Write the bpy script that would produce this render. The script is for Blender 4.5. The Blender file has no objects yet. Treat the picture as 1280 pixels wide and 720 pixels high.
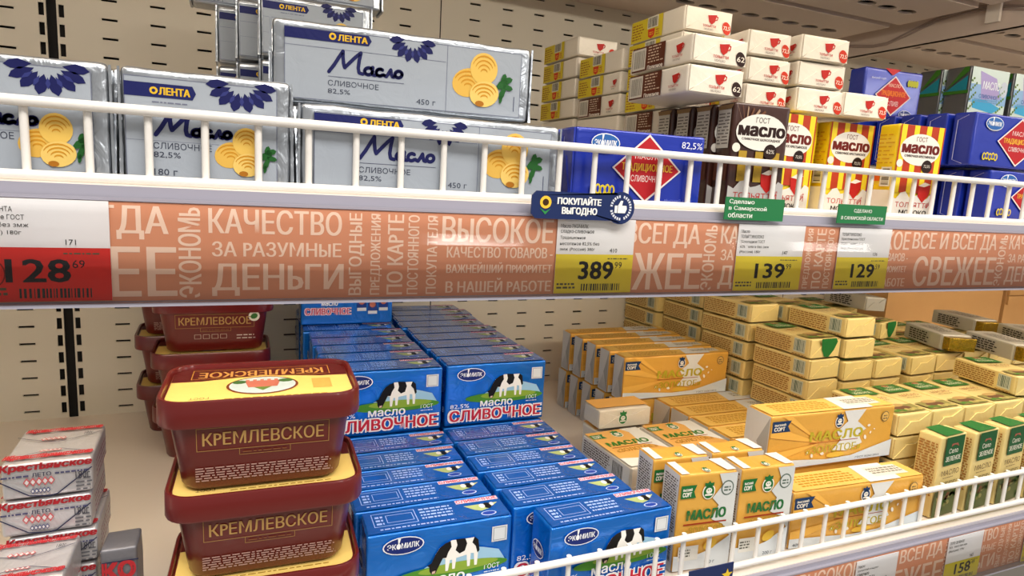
import bpy, bmesh, math, random
from mathutils import Matrix, Vector, noise

# ------------------------------------------------------------------ camera, world, lights, exposure
SC = bpy.context.scene
COL = SC.collection
ZO = 1.45                                   # eye height above the shop floor
random.seed(7)

cam_d = bpy.data.cameras.new('camera')
cam = bpy.data.objects.new('camera', cam_d)
COL.objects.link(cam)
cam_d.sensor_width = 36.0
cam_d.lens = 36.0 * 801.0 / 1280.0
cam_d.clip_start = 0.01
cam.matrix_world = Matrix(((0.92213681, 0.01062147, -0.38671811, 0),
                           (-0.3828381, 0.16889009, -0.90824618, 0),
                           (0.05566594, 0.98557766, 0.15980607, ZO), (0, 0, 0, 1)))
SC.camera = cam

world = bpy.data.worlds.new('shop_world')
SC.world = world
world.use_nodes = True
world.node_tree.nodes['Background'].inputs[0].default_value = (1.0, 0.95, 0.89, 1)
world.node_tree.nodes['Background'].inputs[1].default_value = 0.38

def area(name, loc, target, sx, sy, power, col):
    l = bpy.data.lights.new(name, 'AREA')
    l.shape = 'RECTANGLE'; l.size = sx; l.size_y = sy; l.energy = power; l.color = col
    o = bpy.data.objects.new(name, l); COL.objects.link(o)
    o.location = (loc[0], loc[1], loc[2] + ZO)
    d = Vector(target) - Vector(loc)
    o.rotation_euler = d.to_track_quat('-Z', 'Y').to_euler()
    return o
area('aisle_lamp', (0.9, -1.0, 1.5), (0.6, 0.6, -0.3), 2.6, 0.25, 38, (1.0, 0.94, 0.86))
area('aisle_lamp', (-0.5, -0.45, 1.5), (0.1, 0.7, -0.4), 1.6, 0.2, 34, (1.0, 0.95, 0.88))
area('opposite_case_lamp', (3.1, -1.9, 0.60), (1.0, 0.5, 0.0), 0.9, 0.12, 5, (1.0, 0.96, 0.9))
area('opposite_case_lamp', (0.95, -1.9, 0.66), (0.3, 0.5, 0.0), 0.34, 0.14, 4, (1.0, 0.96, 0.9))
area('top_shelf_lamp', (0.6, 0.42, 0.315), (0.62, 0.95, 0.02), 2.6, 0.03, 3.6, (1.0, 0.9, 0.74))
area('lower_back_fill', (0.8, 0.56, -0.045), (0.8, 0.85, -0.4), 2.4, 0.03, 4.0, (1.0, 0.86, 0.66))  # added warm fill, no known fixture; brightens the back of the lower shelf

SC.view_settings.view_transform = 'Standard'
SC.view_settings.look = 'None'
SC.view_settings.gamma = 1.0
SC.view_settings.use_curve_mapping = False
SC.view_settings.exposure = 0.0

# ------------------------------------------------------------------ helpers
def lin(c):
    return tuple((x / 12.92 if x <= 0.04045 else ((x + 0.055) / 1.055) ** 2.4) for x in c)
def hexc(h):
    return lin(tuple(int(h[i:i + 2], 16) / 255 for i in (0, 2, 4)))

MATS = {}
def mat(name, h, rough=0.5, metal=0.0, bump=0.0, bscale=60.0, coat=0.0, var=0.0, vscale=8.0):
    if name in MATS: return MATS[name]
    m = bpy.data.materials.new(name); m.use_nodes = True
    nt = m.node_tree; b = nt.nodes['Principled BSDF']
    c = hexc(h)
    b.inputs['Base Color'].default_value = (*c, 1)
    b.inputs['Roughness'].default_value = rough
    b.inputs['Metallic'].default_value = metal
    if name.startswith('ink_'): b.inputs['Specular IOR Level'].default_value = 0.25
    if coat: b.inputs['Coat Weight'].default_value = coat; b.inputs['Coat Roughness'].default_value = 0.15
    if bump or var:
        tc = nt.nodes.new('ShaderNodeTexCoord')
    if bump:
        n = nt.nodes.new('ShaderNodeTexNoise'); n.inputs['Scale'].default_value = bscale
        n.inputs['Detail'].default_value = 3; n.inputs['Distortion'].default_value = 1.2
        bp = nt.nodes.new('ShaderNodeBump'); bp.inputs['Strength'].default_value = bump
        bp.inputs['Distance'].default_value = 0.002
        nt.links.new(tc.outputs['Object'], n.inputs['Vector'])
        nt.links.new(n.outputs['Fac'], bp.inputs['Height'])
        nt.links.new(bp.outputs['Normal'], b.inputs['Normal'])
    if var:
        n2 = nt.nodes.new('ShaderNodeTexNoise'); n2.inputs['Scale'].default_value = vscale
        mx = nt.nodes.new('ShaderNodeMixRGB')
        mx.inputs['Color1'].default_value = (*[x * (1 - var) for x in c], 1)
        mx.inputs['Color2'].default_value = (*[min(1, x * (1 + var)) for x in c], 1)
        nt.links.new(tc.outputs['Object'], n2.inputs['Vector'])
        nt.links.new(n2.outputs['Fac'], mx.inputs['Fac'])
        nt.links.new(mx.outputs['Color'], b.inputs['Base Color'])
    MATS[name] = m
    return m

def ink(h, rough=0.45):                     # flat printing ink
    return mat('ink_' + h, h, 0.5, 0, 0.25, 48, 0.0)

# wrappers
M_FOIL = mat('silver_foil', 'b4bac2', 0.28, 0.8, 1.0, 38)
M_WHITE = mat('white_paper_wrap', 'e8dfcf', 0.45, 0, 0.35, 40, 0.2)
M_BLUE = mat('glossy_blue_wrap', '1d34a8', 0.24, 0.15, 0.45, 35, 0.5)
M_CYAN = mat('glossy_bright_blue_wrap', '0572d6', 0.20, 0.45, 1.4, 30, 0.6)
M_CHOC = mat('brown_wrap', '3d1d14', 0.32, 0, 0.3, 50, 0.4)
M_YEL = mat('yellow_wrap', 'f0cf1c', 0.35, 0, 0.4, 50, 0.3)
M_GREY = mat('dark_grey_foil', '6f7072', 0.3, 0.6, 0.4, 50)
M_GREENW = mat('pale_blue_wrap', 'b9d4d6', 0.3, 0.2, 0.3, 50, 0.3)
M_GOLD = mat('orange_gold_wrap', 'dfa846', 0.35, 0.1, 0.35, 45, 0.3)
M_GREYW = mat('light_grey_wrap', 'd4d2cd', 0.4, 0.1, 0.3, 45, 0.2)
M_CREAM = mat('cream_paper_wrap', 'e2cb86', 0.42, 0.1, 0.35, 45, 0.15)
M_SILV = mat('silver_grey_paper', 'b9b5ab', 0.4, 0.3, 0.3, 50)
M_GFOIL = mat('gold_foil', 'a88a2a', 0.25, 0.85, 0.9, 90)
M_KREST = mat('pale_silver_paper', 'c4c2c4', 0.34, 0.45, 0.8, 40)
M_TUB = mat('dark_red_plastic', '621712', 0.32, 0, 0.0, 1, 0.3)
M_LID = mat('maroon_lid_plastic', '64110f', 0.3, 0, 0.0, 1, 0.4)
M_STEEL = mat('cream_painted_steel', 'ddd5c4', 0.5, 0.0, 0.0, 1, 0, 0.04, 3)
M_WIRE = mat('white_coated_wire', 'ece9e4', 0.35, 0, 0.1, 80, 0.3)
M_SHELF = mat('off_white_shelf_enamel', 'efe4d6', 0.4, 0, 0, 1, 0.1, 0.04, 5)
M_CANOPY = mat('canopy_enamel', 'd6c4b6', 0.5, 0, 0, 1, 0, 0.05, 4)
M_DARK = mat('dark_cavity', '15110f', 0.8)  # near black: painted shade in slots, gaps and holes; also the clip top
M_LIP = mat('grey_plastic_lip', 'a3a1b0', 0.3, 0, 0, 1, 0.4)
M_CARD = mat('corrugated_card', 'c79a62', 0.8, 0, 0.15, 200, 0, 0.06, 12)
M_TAG = mat('tag_paper', 'eeeef0', 0.5)
M_FLOOR = mat('shop_floor_tile', 'b8b0a4', 0.4)
M_CABLE = mat('pale_cable', 'a8948a', 0.5)

def props(o, label=None, cat=None, group=None, kind=None):
    if label: o['label'] = label
    if cat: o['category'] = cat
    if group: o['group'] = group
    if kind: o['kind'] = kind
    return o

def sharp(me, ang=0.6):
    for p in me.polygons: p.use_smooth = True
    me.set_sharp_from_angle(angle=ang)

def link(name, me, parent=None, loc=None):
    o = bpy.data.objects.new(name, me)
    COL.objects.link(o)
    if parent: o.parent = parent
    if loc is not None: o.location = loc
    return o

def mesh_from(name, verts, faces, mats, fm=None, smooth=None):
    me = bpy.data.meshes.new(name)
    me.from_pydata([tuple(v) for v in verts], [], faces)
    for m in mats: me.materials.append(m)
    if fm: me.polygons.foreach_set('material_index', fm)
    if smooth: sharp(me, smooth)
    me.update()
    return me

class MB:                                   # small mesh collector
    def __init__(s): s.v = []; s.f = []; s.m = []; s.mats = []
    def mi(s, m):
        if m not in s.mats: s.mats.append(m)
        return s.mats.index(m)
    def box(s, x0, y0, z0, x1, y1, z1, m):
        b = len(s.v)
        s.v += [(x0,y0,z0),(x1,y0,z0),(x1,y1,z0),(x0,y1,z0),(x0,y0,z1),(x1,y0,z1),(x1,y1,z1),(x0,y1,z1)]
        for q in ((0,3,2,1),(4,5,6,7),(0,1,5,4),(1,2,6,5),(2,3,7,6),(3,0,4,7)):
            s.f.append([b+i for i in q]); s.m.append(s.mi(m))
    def quad(s, a, b, c, d, m):
        k = len(s.v); s.v += [a,b,c,d]; s.f.append([k,k+1,k+2,k+3]); s.m.append(s.mi(m))
    def tube(s, pts, r, m, n=10):
        pts = [Vector(p) for p in pts]; k0 = len(s.v)
        for i, p in enumerate(pts):
            t = (pts[min(i+1, len(pts)-1)] - pts[max(i-1, 0)]).normalized()
            a = t.cross(Vector((0.3, 0.2, 1)) if abs(t.z) < 0.9 else Vector((1, 0, 0))).normalized(); b = t.cross(a)
            for j in range(n):
                an = 2*math.pi*j/n
                s.v.append(tuple(p + a*math.cos(an)*r + b*math.sin(an)*r))
        for i in range(len(pts)-1):
            for j in range(n):
                s.f.append([k0+i*n+j, k0+i*n+(j+1)%n, k0+(i+1)*n+(j+1)%n, k0+(i+1)*n+j]); s.m.append(s.mi(m))
        s.f.append([k0+j for j in range(n)][::-1]); s.m.append(s.mi(m))
        s.f.append([k0+(len(pts)-1)*n+j for j in range(n)]); s.m.append(s.mi(m))
    def mesh(s, name, smooth=None): return mesh_from(name, s.v, s.f, s.mats, s.m, smooth)
    def build(s, name, parent=None, loc=None, smooth=None): return link(name, s.mesh(name, smooth), parent, loc)

# ---- text turned into outlines (cached)
_TX = {}
def glyphs(txt, bold=0.0, shear=0.0, spacing=1.0):
    k = (txt, bold, shear, spacing)
    if k in _TX: return _TX[k]
    c = bpy.data.curves.new('lettering', 'FONT')
    txt = txt.translate(str.maketrans('Р', 'P'))
    body = ''; flip = []                     # the soft sign is set as an upturned P
    for ch in txt:
        if ch in 'ЬЫ':
            flip.append(len(body)); body += 'P'+('I' if ch == 'Ы' else '')
        elif ch in 'ьы': body += 'b'+('ı' if ch == 'ы' else '')
        else: body += ch
    c.body = body; c.materials.append(M_DARK); c.materials.append(M_DARK)
    for i in flip: c.body_format[i].material_index = 1
    c.size = 1; c.resolution_u = 2
    c.offset = bold; c.shear = shear; c.space_character = spacing; c.space_line = 0.85
    o = bpy.data.objects.new('lettering', c); COL.objects.link(o)
    dg = bpy.context.evaluated_depsgraph_get()
    me = bpy.data.meshes.new_from_object(o.evaluated_get(dg))
    V = [(v.co.x, v.co.y) for v in me.vertices]; F = []
    fl = {i for p in me.polygons if p.material_index == 1 for i in p.vertices}
    if fl:
        top = max(V[i][1] for i in fl); V = [(x, top-y) if i in fl else (x, y) for i, (x, y) in enumerate(V)]
    for p in me.polygons:
        q = list(p.vertices); A = sum(V[q[i]][0]*V[q[(i+1) % len(q)]][1]-V[q[(i+1) % len(q)]][0]*V[q[i]][1] for i in range(len(q)))
        if abs(A) > 1e-7: F.append(q if A > 0 else q[::-1])
    # letters drawn as overlapping contours: stagger the overlapping triangles a hair
    def inside(px, py, t):
        for i in range(3):
            ax, ay = V[t[i]]; bx, by = V[t[(i+1) % 3]]
            if (bx-ax)*(py-ay)-(by-ay)*(px-ax) <= 1e-9: return False
        return True
    W3 = [(1/3, 1/3, 1/3), (.9, .05, .05), (.05, .9, .05), (.05, .05, .9), (.48, .48, .04), (.04, .48, .48), (.48, .04, .48)]
    buck = {}; LV = []
    for j, q in enumerate(F):
        xa = min(V[i][0] for i in q); xb = max(V[i][0] for i in q); used = set()
        sp = [(sum(w*V[i][0] for w, i in zip(ww, q)), sum(w*V[i][1] for w, i in zip(ww, q))) for ww in W3]
        seen = set()
        for bk in range(int(xa*3)-1, int(xb*3)+2):
            for o2 in buck.get(bk, ()):
                if o2 in seen: continue
                seen.add(o2); t = F[o2]
                if any(inside(px, py, t) for px, py in sp) or any(inside(sum(w*V[i][0] for w, i in zip(ww, t)), sum(w*V[i][1] for w, i in zip(ww, t)), q) for ww in W3): used.add(LV[o2])
        lv = 0
        while lv in used: lv += 1
        LV.append(lv)
        for bk in range(int(xa*3), int(xb*3)+1): buck.setdefault(bk, []).append(j)
    bpy.data.objects.remove(o); bpy.data.curves.remove(c); bpy.data.meshes.remove(me)
    xs = [v[0] for v in V]; ys = [v[1] for v in V]
    _TX[k] = (V, list(zip(F, LV)), min(xs), min(ys), max(xs), max(ys))
    return _TX[k]

class Print:                                # flat printing, laid out in metres on one face
    def __init__(s): s.v = []; s.f = []; s.m = []; s.mats = []
    def mi(s, m):
        if isinstance(m, str): m = ink(m)
        if m not in s.mats: s.mats.append(m)
        return s.mats.index(m)
    def poly(s, pts, m, l=0):
        a = sum(pts[i][0]*pts[(i+1) % len(pts)][1]-pts[(i+1) % len(pts)][0]*pts[i][1] for i in range(len(pts)))
        if a < 0: pts = pts[::-1]
        b = len(s.v); s.v += [(p[0], p[1], l) for p in pts]
        s.f.append(list(range(b, b+len(pts)))); s.m.append(s.mi(m))
    def rect(s, x0, y0, x1, y1, m, l=0): s.poly([(x0,y0),(x1,y0),(x1,y1),(x0,y1)], m, l)
    def ell(s, cx, cy, rx, ry, m, l=0, n=20, rot=0):
        c, q = math.cos(rot), math.sin(rot)
        s.poly([(cx+rx*math.cos(t)*c-ry*math.sin(t)*q, cy+rx*math.cos(t)*q+ry*math.sin(t)*c)
                for t in (2*math.pi*i/n for i in range(n))], m, l)
    def frame(s, x0, y0, x1, y1, t, m, l=0):
        s.rect(x0,y0,x1,y0+t,m,l); s.rect(x0,y1-t,x1,y1,m,l); s.rect(x0,y0+t,x0+t,y1-t,m,l); s.rect(x1-t,y0+t,x1,y1-t,m,l)
    def text(s, txt, x, y, h, m, l=2, w=None, bold=0.0, shear=0.0, al='l', rot=0):
        V, F, x0, y0, x1, y1 = glyphs(txt, 0.0, shear)
        sy = h/(y1-y0); sx = sy if w is None else w/(x1-x0)
        W = (x1-x0)*sx; H = h
        ox = 0 if al == 'l' else -W/2
        i = s.mi(m); t = bold*h*1.25
        if bold < 0.012: offs = [(0, 0)]
        elif bold < 0.03: offs = [(-t, 0), (t, 0)]
        else: offs = [(-t, -t*.5), (t, -t*.5), (-t, t*.5), (t, t*.5)] + ([(0, 0)] if bold > .06 else [])
        for q, (du, dv) in enumerate(offs):
            b = len(s.v)
            for vx, vy in V:
                u = (vx-x0)*sx+ox+du; v = (vy-y0)*sy+dv
                if rot == 90: u, v = -v, u
                elif rot == 180: u, v = -u, -v
                elif rot: u, v = u*math.cos(rot)-v*math.sin(rot), u*math.sin(rot)+v*math.cos(rot)
                s.v.append((x+u, y+v, l+.22*q))
            for f, lv in F:
                if lv == 0: s.f.append([b+j for j in f])
                else:
                    k = len(s.v)
                    for j in f: a0 = s.v[b+j]; s.v.append((a0[0], a0[1], a0[2]+.06*lv))
                    s.f.append([k, k+1, k+2])
                s.m.append(i)
    def script(s, x, y, w, h, t, m, l=2):   # brush-written word, five joined letters
        import math as _m
        def arc(cx, cy, rx, ry, a0, a1, n=12): return [(cx+rx*_m.cos(_m.radians(a0+(a1-a0)*i/n)), cy+ry*_m.sin(_m.radians(a0+(a1-a0)*i/n))) for i in range(n+1)]
        S = [[(.01,.02),(.07,.35),(.12,.70),(.16,.96),(.17,.70),(.19,.42),(.21,.26),(.27,.50),(.34,.78),(.40,.97),(.39,.65),(.39,.30),(.41,.10),(.46,.06)],
             arc(.535,.21,.055,.155,60,420)+[(.585,.40),(.585,.18),(.60,.07),(.635,.06)],
             arc(.690,.21,.050,.155,50,320)+[(.75,.12)],
             [(.755,.10),(.785,.06),(.81,.20),(.835,.38),(.85,.20),(.865,.09),(.89,.07)],
             arc(.950,.21,.050,.150,0,360)]
        for st in S:
            P = [(x+a*w+b*h*.12, y+b*h) for a, b in st]
            for (ax, ay), (bx, by) in zip(P, P[1:]):
                L = _m.hypot(bx-ax, by-ay) or 1e-9; k = t*.5; nx, ny = -(by-ay)/L*k, (bx-ax)/L*k
                s.poly([(ax+nx, ay+ny), (bx+nx, by+ny), (bx-nx, by-ny), (ax-nx, ay-ny)], m, l)
            for ax, ay in P: s.ell(ax, ay, t*.5, t*.5, m, l+.2, 8)
    def micro(s, x0, y0, x1, y1, pitch, m, l=1, seed=1, dash=0.006, fill=0.55, ragged=0.0):
        rnd = random.Random(seed); y = y1-pitch
        while y >= y0-1e-6:
            x = x0; xe = x1-(x1-x0)*ragged*rnd.random()
            while x < xe:
                L = dash*(0.4+rnd.random()); e = min(x+L, xe)
                s.rect(x, y, e, y+pitch*fill, m, l); x = e+dash*0.28
            y -= pitch
    def bars(s, x0, y0, x1, y1, m='1a1a1a', l=2, seed=3, vert=False):
        rnd = random.Random(seed); n = (x1-x0) if not vert else (y1-y0); p = 0
        while p < n:
            t = 0.0005+0.0011*rnd.random(); e = min(p+t, n)
            if vert: s.rect(x0, y0+p, x1, y0+e, m, l)
            else: s.rect(x0+p, y0, x0+e, y1, m, l)
            p = e+0.0006+0.0008*rnd.random()
    def mesh(s, name, fn, o0=0.0003, dl=0.00013):
        return mesh_from(name, [fn(a, b, o0+dl*l) for a, b, l in s.v], s.f, s.mats, s.m)

def faces_of(w, d, h):
    return {'F': lambda u, v, o: (u-w/2, -o, v), 'T': lambda u, v, o: (u-w/2, v, h+o),
            'L': lambda u, v, o: (-w/2-o, d-u, v), 'R': lambda u, v, o: (w/2+o, u, v)}

def pack_body(w, d, h, m, seed=0, r=0.0034, wob=0.0016, folds='', name='butter_pack'):
    """paper-wrapped block: softened edges, slightly caved faces, folded ends"""
    def ax(L):
        n = max(3, int(L/0.018)); a = L/2
        mid = [-a+r*1.6+(2*a-3.2*r)*i/n for i in range(n+1)]
        return [-a, -a+r*0.45, -a+r] + mid + [a-r, a-r*0.45, a]
    X, Y, Z = ax(w), ax(d), ax(h)
    idx = {}; V = []; F = []
    def vid(i, j, k):
        q = (i, j, k)
        if q in idx: return idx[q]
        p = Vector((X[i], Y[j], Z[k]))
        c = Vector((max(-w/2+r, min(w/2-r, p.x)), max(-d/2+r, min(d/2-r, p.y)), max(-h/2+r, min(h/2-r, p.z))))
        dd = p-c
        if dd.length > 1e-9: p = c+dd.normalized()*r
        n = noise.noise(Vector((p.x*38+seed*7.3, p.y*38, p.z*38+seed)))
        n2 = noise.noise(Vector((p.x*110+seed, p.y*110+3, p.z*110)))
        dn = dd.normalized() if dd.length > 1e-9 else Vector((0, 0, 1))
        p = p-dn*(wob*(0.5+0.5*n)+0.35*wob*(0.5+0.5*n2))
        idx[q] = len(V); V.append((p.x, p.y+d/2, p.z+h/2)); return idx[q]
    nx, ny, nz = len(X)-1, len(Y)-1, len(Z)-1
    for i in range(nx):
        for j in range(ny):
            F.append([vid(i,j,0),vid(i,j+1,0),vid(i+1,j+1,0),vid(i+1,j,0)])
            F.append([vid(i,j,nz),vid(i+1,j,nz),vid(i+1,j+1,nz),vid(i,j+1,nz)])
    for i in range(nx):
        for k in range(nz):
            F.append([vid(i,0,k),vid(i+1,0,k),vid(i+1,0,k+1),vid(i,0,k+1)])
            F.append([vid(i,ny,k),vid(i,ny,k+1),vid(i+1,ny,k+1),vid(i+1,ny,k)])
    for j in range(ny):
        for k in range(nz):
            F.append([vid(0,j,k),vid(0,j,k+1),vid(0,j+1,k+1),vid(0,j+1,k)])
            F.append([vid(nx,j,k),vid(nx,j+1,k),vid(nx,j+1,k+1),vid(nx,j,k+1)])
    fm = [0]*len(F); nf0 = len(F)
    fc = faces_of(w, d, h)
    for ch in folds:                        # envelope-folded end: raised triangular flaps
        fn = fc[ch]; W = w if ch in 'FT' else d; H = h if ch in 'FLR' else d
        e = 0.002
        for tri in (((e,e),(W-e,e),(W*0.62,H*0.62),(W*0.38,H*0.62)), ((W-e,e*1.5),(W-e,H-e),(W*0.60,H*0.56)), ((e,H-e),(e,e*1.5),(W*0.40,H*0.56))):
            t = 0.0014 if len(tri) == 4 else 0.0006
            b = len(V); n = len(tri)
            V += [fn(u, v, t) for u, v in tri] + [fn(u, v, -0.001) for u, v in tri]
            F.append([b+i for i in range(n)])
            for i in range(n): F.append([b+i, b+n+i, b+n+(i+1) % n, b+(i+1) % n])
    me = mesh_from(name, V, F, [m], None, 0.7)
    return me

# kinds: body mesh variants + print meshes; every pack placed is an object of its own
KIND = {}
def kind(key, name, dims, m, prints, folds='', wob=0.0012, variants=3, r=0.0034):
    w, d, h = dims
    bodies = [pack_body(w, d, h, m, s*3+len(KIND), r, wob, folds, name) for s in range(variants)]
    fc = faces_of(w, d, h)
    pm = [(nm, p.mesh(nm, fc[f], .0016 if f in folds else .0003)) for nm, f, p in prints]
    KIND[key] = dict(name=name, bodies=bodies, prints=pm, n=0, dims=dims)

def place(key, x, y, z, label, group=None, a=0.0, ry=0.0, rx=0.0, cat='butter', bare=False):
    K = KIND[key]
    o = link(K['name'], K['bodies'][K['n'] % len(K['bodies'])]); K['n'] += 1
    o.location = (x, y, z+ZO)
    o.rotation_euler = (rx, ry, math.radians(a))
    props(o, label, cat, group)
    if not bare:
        for nm, me in K['prints']: link(nm, me, o)
    return o
ORD = ['first','second','third','fourth','fifth','sixth','seventh','eighth','ninth','tenth','eleventh','twelfth']

def empty(name, loc, label, cat, group=None, kind=None):
    o = bpy.data.objects.new(name, None); COL.objects.link(o)
    o.location = (loc[0], loc[1], loc[2]+ZO); o.empty_display_size = 0.02
    return props(o, label, cat, group, kind)

# heights
US = -0.0145          # upper shelf surface (relative to the eye)
LS = -0.4145          # lower shelf surface
WY = 1.19             # back wall

# ------------------------------------------------------------------ the display case
def perforated(x0, x1, z0, z1, cols, rows, sw, sh):
    m = MB()
    cols = [c for c in cols if x0+sw < c < x1-sw]
    zs = [r for r in rows if z0+sh < r < z1-sh]
    y = 0.0; t = 0.004
    zc = z0
    for r in zs+[None]:
        zt = z1 if r is None else r-sh/2
        m.quad((x0,y,zc),(x1,y,zc),(x1,y,zt),(x0,y,zt), M_STEEL)
        if r is None: break
        xc = x0
        for c in cols+[None]:
            xt = x1 if c is None else c-sw/2
            m.quad((xc,y,zt),(xt,y,zt),(xt,y,zt+sh),(xc,y,zt+sh), M_STEEL)
            if c is None: break
            a, b, zb, ze = c-sw/2, c+sw/2, zt, zt+sh
            m.quad((a,y,zb),(b,y,zb),(b,y+t,zb),(a,y+t,zb), M_STEEL)
            m.quad((a,y,ze),(a,y+t,ze),(b,y+t,ze),(b,y,ze), M_STEEL)
            m.quad((a,y,zb),(a,y+t,zb),(a,y+t,ze),(a,y,ze), M_STEEL)
            m.quad((b,y,zb),(b,y,ze),(b,y+t,ze),(b,y+t,zb), M_STEEL)
            xc = b
        zc = zt+sh
    return m
rows = [-0.2344+0.0279*k for k in range(-7, 22)]
cols = [-0.1834+0.065*k for k in range(-20, 40)]
wall = empty('wall_back', (0, WY, 0), None, None, None, 'structure')
mb = MB(); mb.box(-1.6, 0.018, -0.6, 3.4, 0.03, 0.5, M_DARK); mb.build('cavity_shade_board', wall)  # near-black board, shade behind the slots put into its colour
perforated(-1.25, -0.276, -0.45, 0.36, cols, rows, 0.021, 0.0034).build('perforated_panel', wall)
perforated(-0.239, 0.335, -0.45, 0.36, cols, rows, 0.021, 0.0034).build('perforated_panel', wall)
perforated(0.337, 1.24, -0.45, 0.36, cols, rows, 0.021, 0.0034).build('perforated_panel', wall)
perforated(1.242, 3.2, -0.45, 0.36, cols, rows, 0.021, 0.0034).build('perforated_panel', wall)
up = empty('trim_1', (-0.2575, WY, 0), None, None, None, 'structure')
mb = MB(); mb.box(-0.0185, 0.012, -0.45, 0.0185, 0.016, 0.36, M_DARK); mb.build('gap_shade_backing', up)  # near-black backing stands in for the shade in the gap
for s in (-1, 1):                            # slotted upright strips
    mb = MB(); a, b = (s*0.0185, s*0.0065); a, b = min(a,b), max(a,b)
    z = -0.45
    for r in [-0.2344+0.0279*k+0.004 for k in range(-7, 22)]:
        mb.box(a, 0, z, b, 0.003, r-0.009, M_STEEL)
        mb.box(a, 0, r-0.009, a+0.0025, 0.003, r+0.009, M_STEEL); mb.box(b-0.0025, 0, r-0.009, b, 0.003, r+0.009, M_STEEL)
        z = r+0.009
    mb.box(a, 0, z, b, 0.003, 0.36, M_STEEL)
    mb.build('slotted_strip', up)
mb = MB(); mb.box(-3, -4, -0.05, 5, 2.0, 0, M_FLOOR)
fl = mb.build('floor'); fl['kind'] = 'structure'

# shelves
low = empty('lower_shelf', (0, 0.49, LS), 'cream enamel lower shelf carrying tubs, blue cartons and gold packs', 'shelf')
mb = MB(); mb.box(-1.2, 0.005, -0.012, 3.2, WY-0.49, 0, M_SHELF); mb.build('shelf_board', low)
mb = MB(); mb.box(-1.2, 0.0, -0.0065, 3.2, 0.008, -0.001, M_LIP); mb.box(-1.2, 0.002, -0.08, 3.2, 0.006, -0.0065, M_LIP); mb.build('front_lip', low)
upp = empty('upper_shelf', (0, 0.49, US), 'white upper shelf with a wire guard and orange price rail', 'shelf')
mb = MB(); mb.box(-1.2, 0.005, -0.012, 3.2, WY-0.49, 0, M_SHELF); mb.box(-1.2, 0.03, -0.03, 3.2, 0.034, -0.012, M_SHELF)
mb.box(-1.2, 0.35, -0.032, 3.2, 0.39, -0.012, M_SHELF); mb.build('shelf_board', upp)
mb = MB(); mb.box(-1.2, 0.002, -0.012, 3.2, 0.01, -0.001, M_LIP); mb.box(-1.2, 0.006, -0.08, 3.2, 0.009, -0.012, M_LIP)
mb.tube([(-1.2, 0.004, -0.0788), (3.2, 0.004, -0.0788)], 0.0022, M_LIP, 8); mb.build('front_lip', upp)

# canopy above: deck, hat channels with oval holes, bracket plate, cable
ct = empty('top_shelf', (0, 0.3, 0.33), 'beige underside of the top shelf with rows of oval holes', 'shelf')
mb = MB(); mb.box(-1.2, 0.0, 0.03, 3.2, WY-0.3, 0.04, M_CANOPY); mb.build('shelf_deck', ct)
def channel(xa, xb, y0, y1, hy):
    m = MB(); zt = 0.03
    m.quad((xa,y0,0),(xa,y0,zt),(xb,y0,zt),(xb,y0,0), M_CANOPY)
    m.quad((xa,y1,0),(xb,y1,0),(xb,y1,zt),(xa,y1,zt), M_CANOPY)
    m.quad((xb,y0,0),(xb,y0,zt),(xb,y1,zt),(xb,y1,0), M_CANOPY)
    m.quad((xa,y0,0),(xa,y1,0),(xa,y1,zt),(xa,y0,zt), M_CANOPY)
    m.quad((xa,y0+.001,zt-0.004),(xb,y0+.001,zt-0.004),(xb,y1-.001,zt-0.004),(xa,y1-.001,zt-0.004), M_DARK)  # dark sheet inside the channel, painted shade behind the oval holes
    rx, ry = 0.0185, 0.0115; n = 12
    xs = []; x = 0.717-0.0488*40
    while x < xb-0.024:
        if x > xa+0.024: xs.append(x)
        x += 0.0488
    ya, yb = hy-0.02, hy+0.02
    m.quad((xa,y0,0),(xb,y0,0),(xb,ya,0),(xa,ya,0), M_CANOPY); m.quad((xa,yb,0),(xb,yb,0),(xb,y1,0),(xa,y1,0), M_CANOPY)
    xc = xa
    for c in xs:
        l, r = c-0.022, c+0.022
        m.quad((xc,ya,0),(l,ya,0),(l,yb,0),(xc,yb,0), M_CANOPY); xc = r
        el = [(c+rx*math.cos(2*math.pi*(i+.5)/n), hy+ry*math.sin(2*math.pi*(i+.5)/n)) for i in range(n)]
        sq = []
        for ex, ey in el:
            u, v = (ex-c)/rx, (ey-hy)/ry; k = 1/max(abs(u), abs(v)); sq.append((c+u*k*0.022, hy+v*k*0.02))
        # corners snapped so the plate stays closed
        for i in range(n):
            j = (i+1) % n
            p, q = sq[i], sq[j]
            m.quad((el[i][0],el[i][1],0),(p[0],p[1],0),(q[0],q[1],0),(el[j][0],el[j][1],0), M_CANOPY)
            m.quad((el[i][0],el[i][1],0),(el[j][0],el[j][1],0),(el[j][0],el[j][1],0.004),(el[i][0],el[i][1],0.004), M_CANOPY)
        for sxx, syy in ((1,1),(1,-1),(-1,1),(-1,-1)):
            cs = [(c+sxx*0.022, hy+syy*0.02)]
            near = sorted(sq, key=lambda p: (p[0]-cs[0][0])**2+(p[1]-cs[0][1])**2)[:2]
            k = len(m.v); m.v += [(cs[0][0],cs[0][1],0),(near[0][0],near[0][1],0),(near[1][0],near[1][1],0)]
            m.f.append([k,k+1,k+2]); m.m.append(m.mi(M_CANOPY))
    m.quad((xc,ya,0),(xb,ya,0),(xb,yb,0),(xc,yb,0), M_CANOPY)
    return m
for y0, y1, hy in ((0.905-.3, 1.04-.3, 0.985-.3), (0.745-.3, 0.885-.3, 0.822-.3), (0.585-.3, 0.725-.3, 0.66-.3), (0.425-.3, 0.565-.3, 0.5-.3)):
    channel(-1.1, 1.125, y0, y1, hy).build('hat_channel', ct)
    channel(1.215, 3.1, y0, y1, hy).build('hat_channel', ct)
br = empty('shelf_bracket', (1.178, 0.45, 0.30), 'beige sheet metal bracket plate under the top shelf, crossed by a cable', 'bracket')
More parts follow.
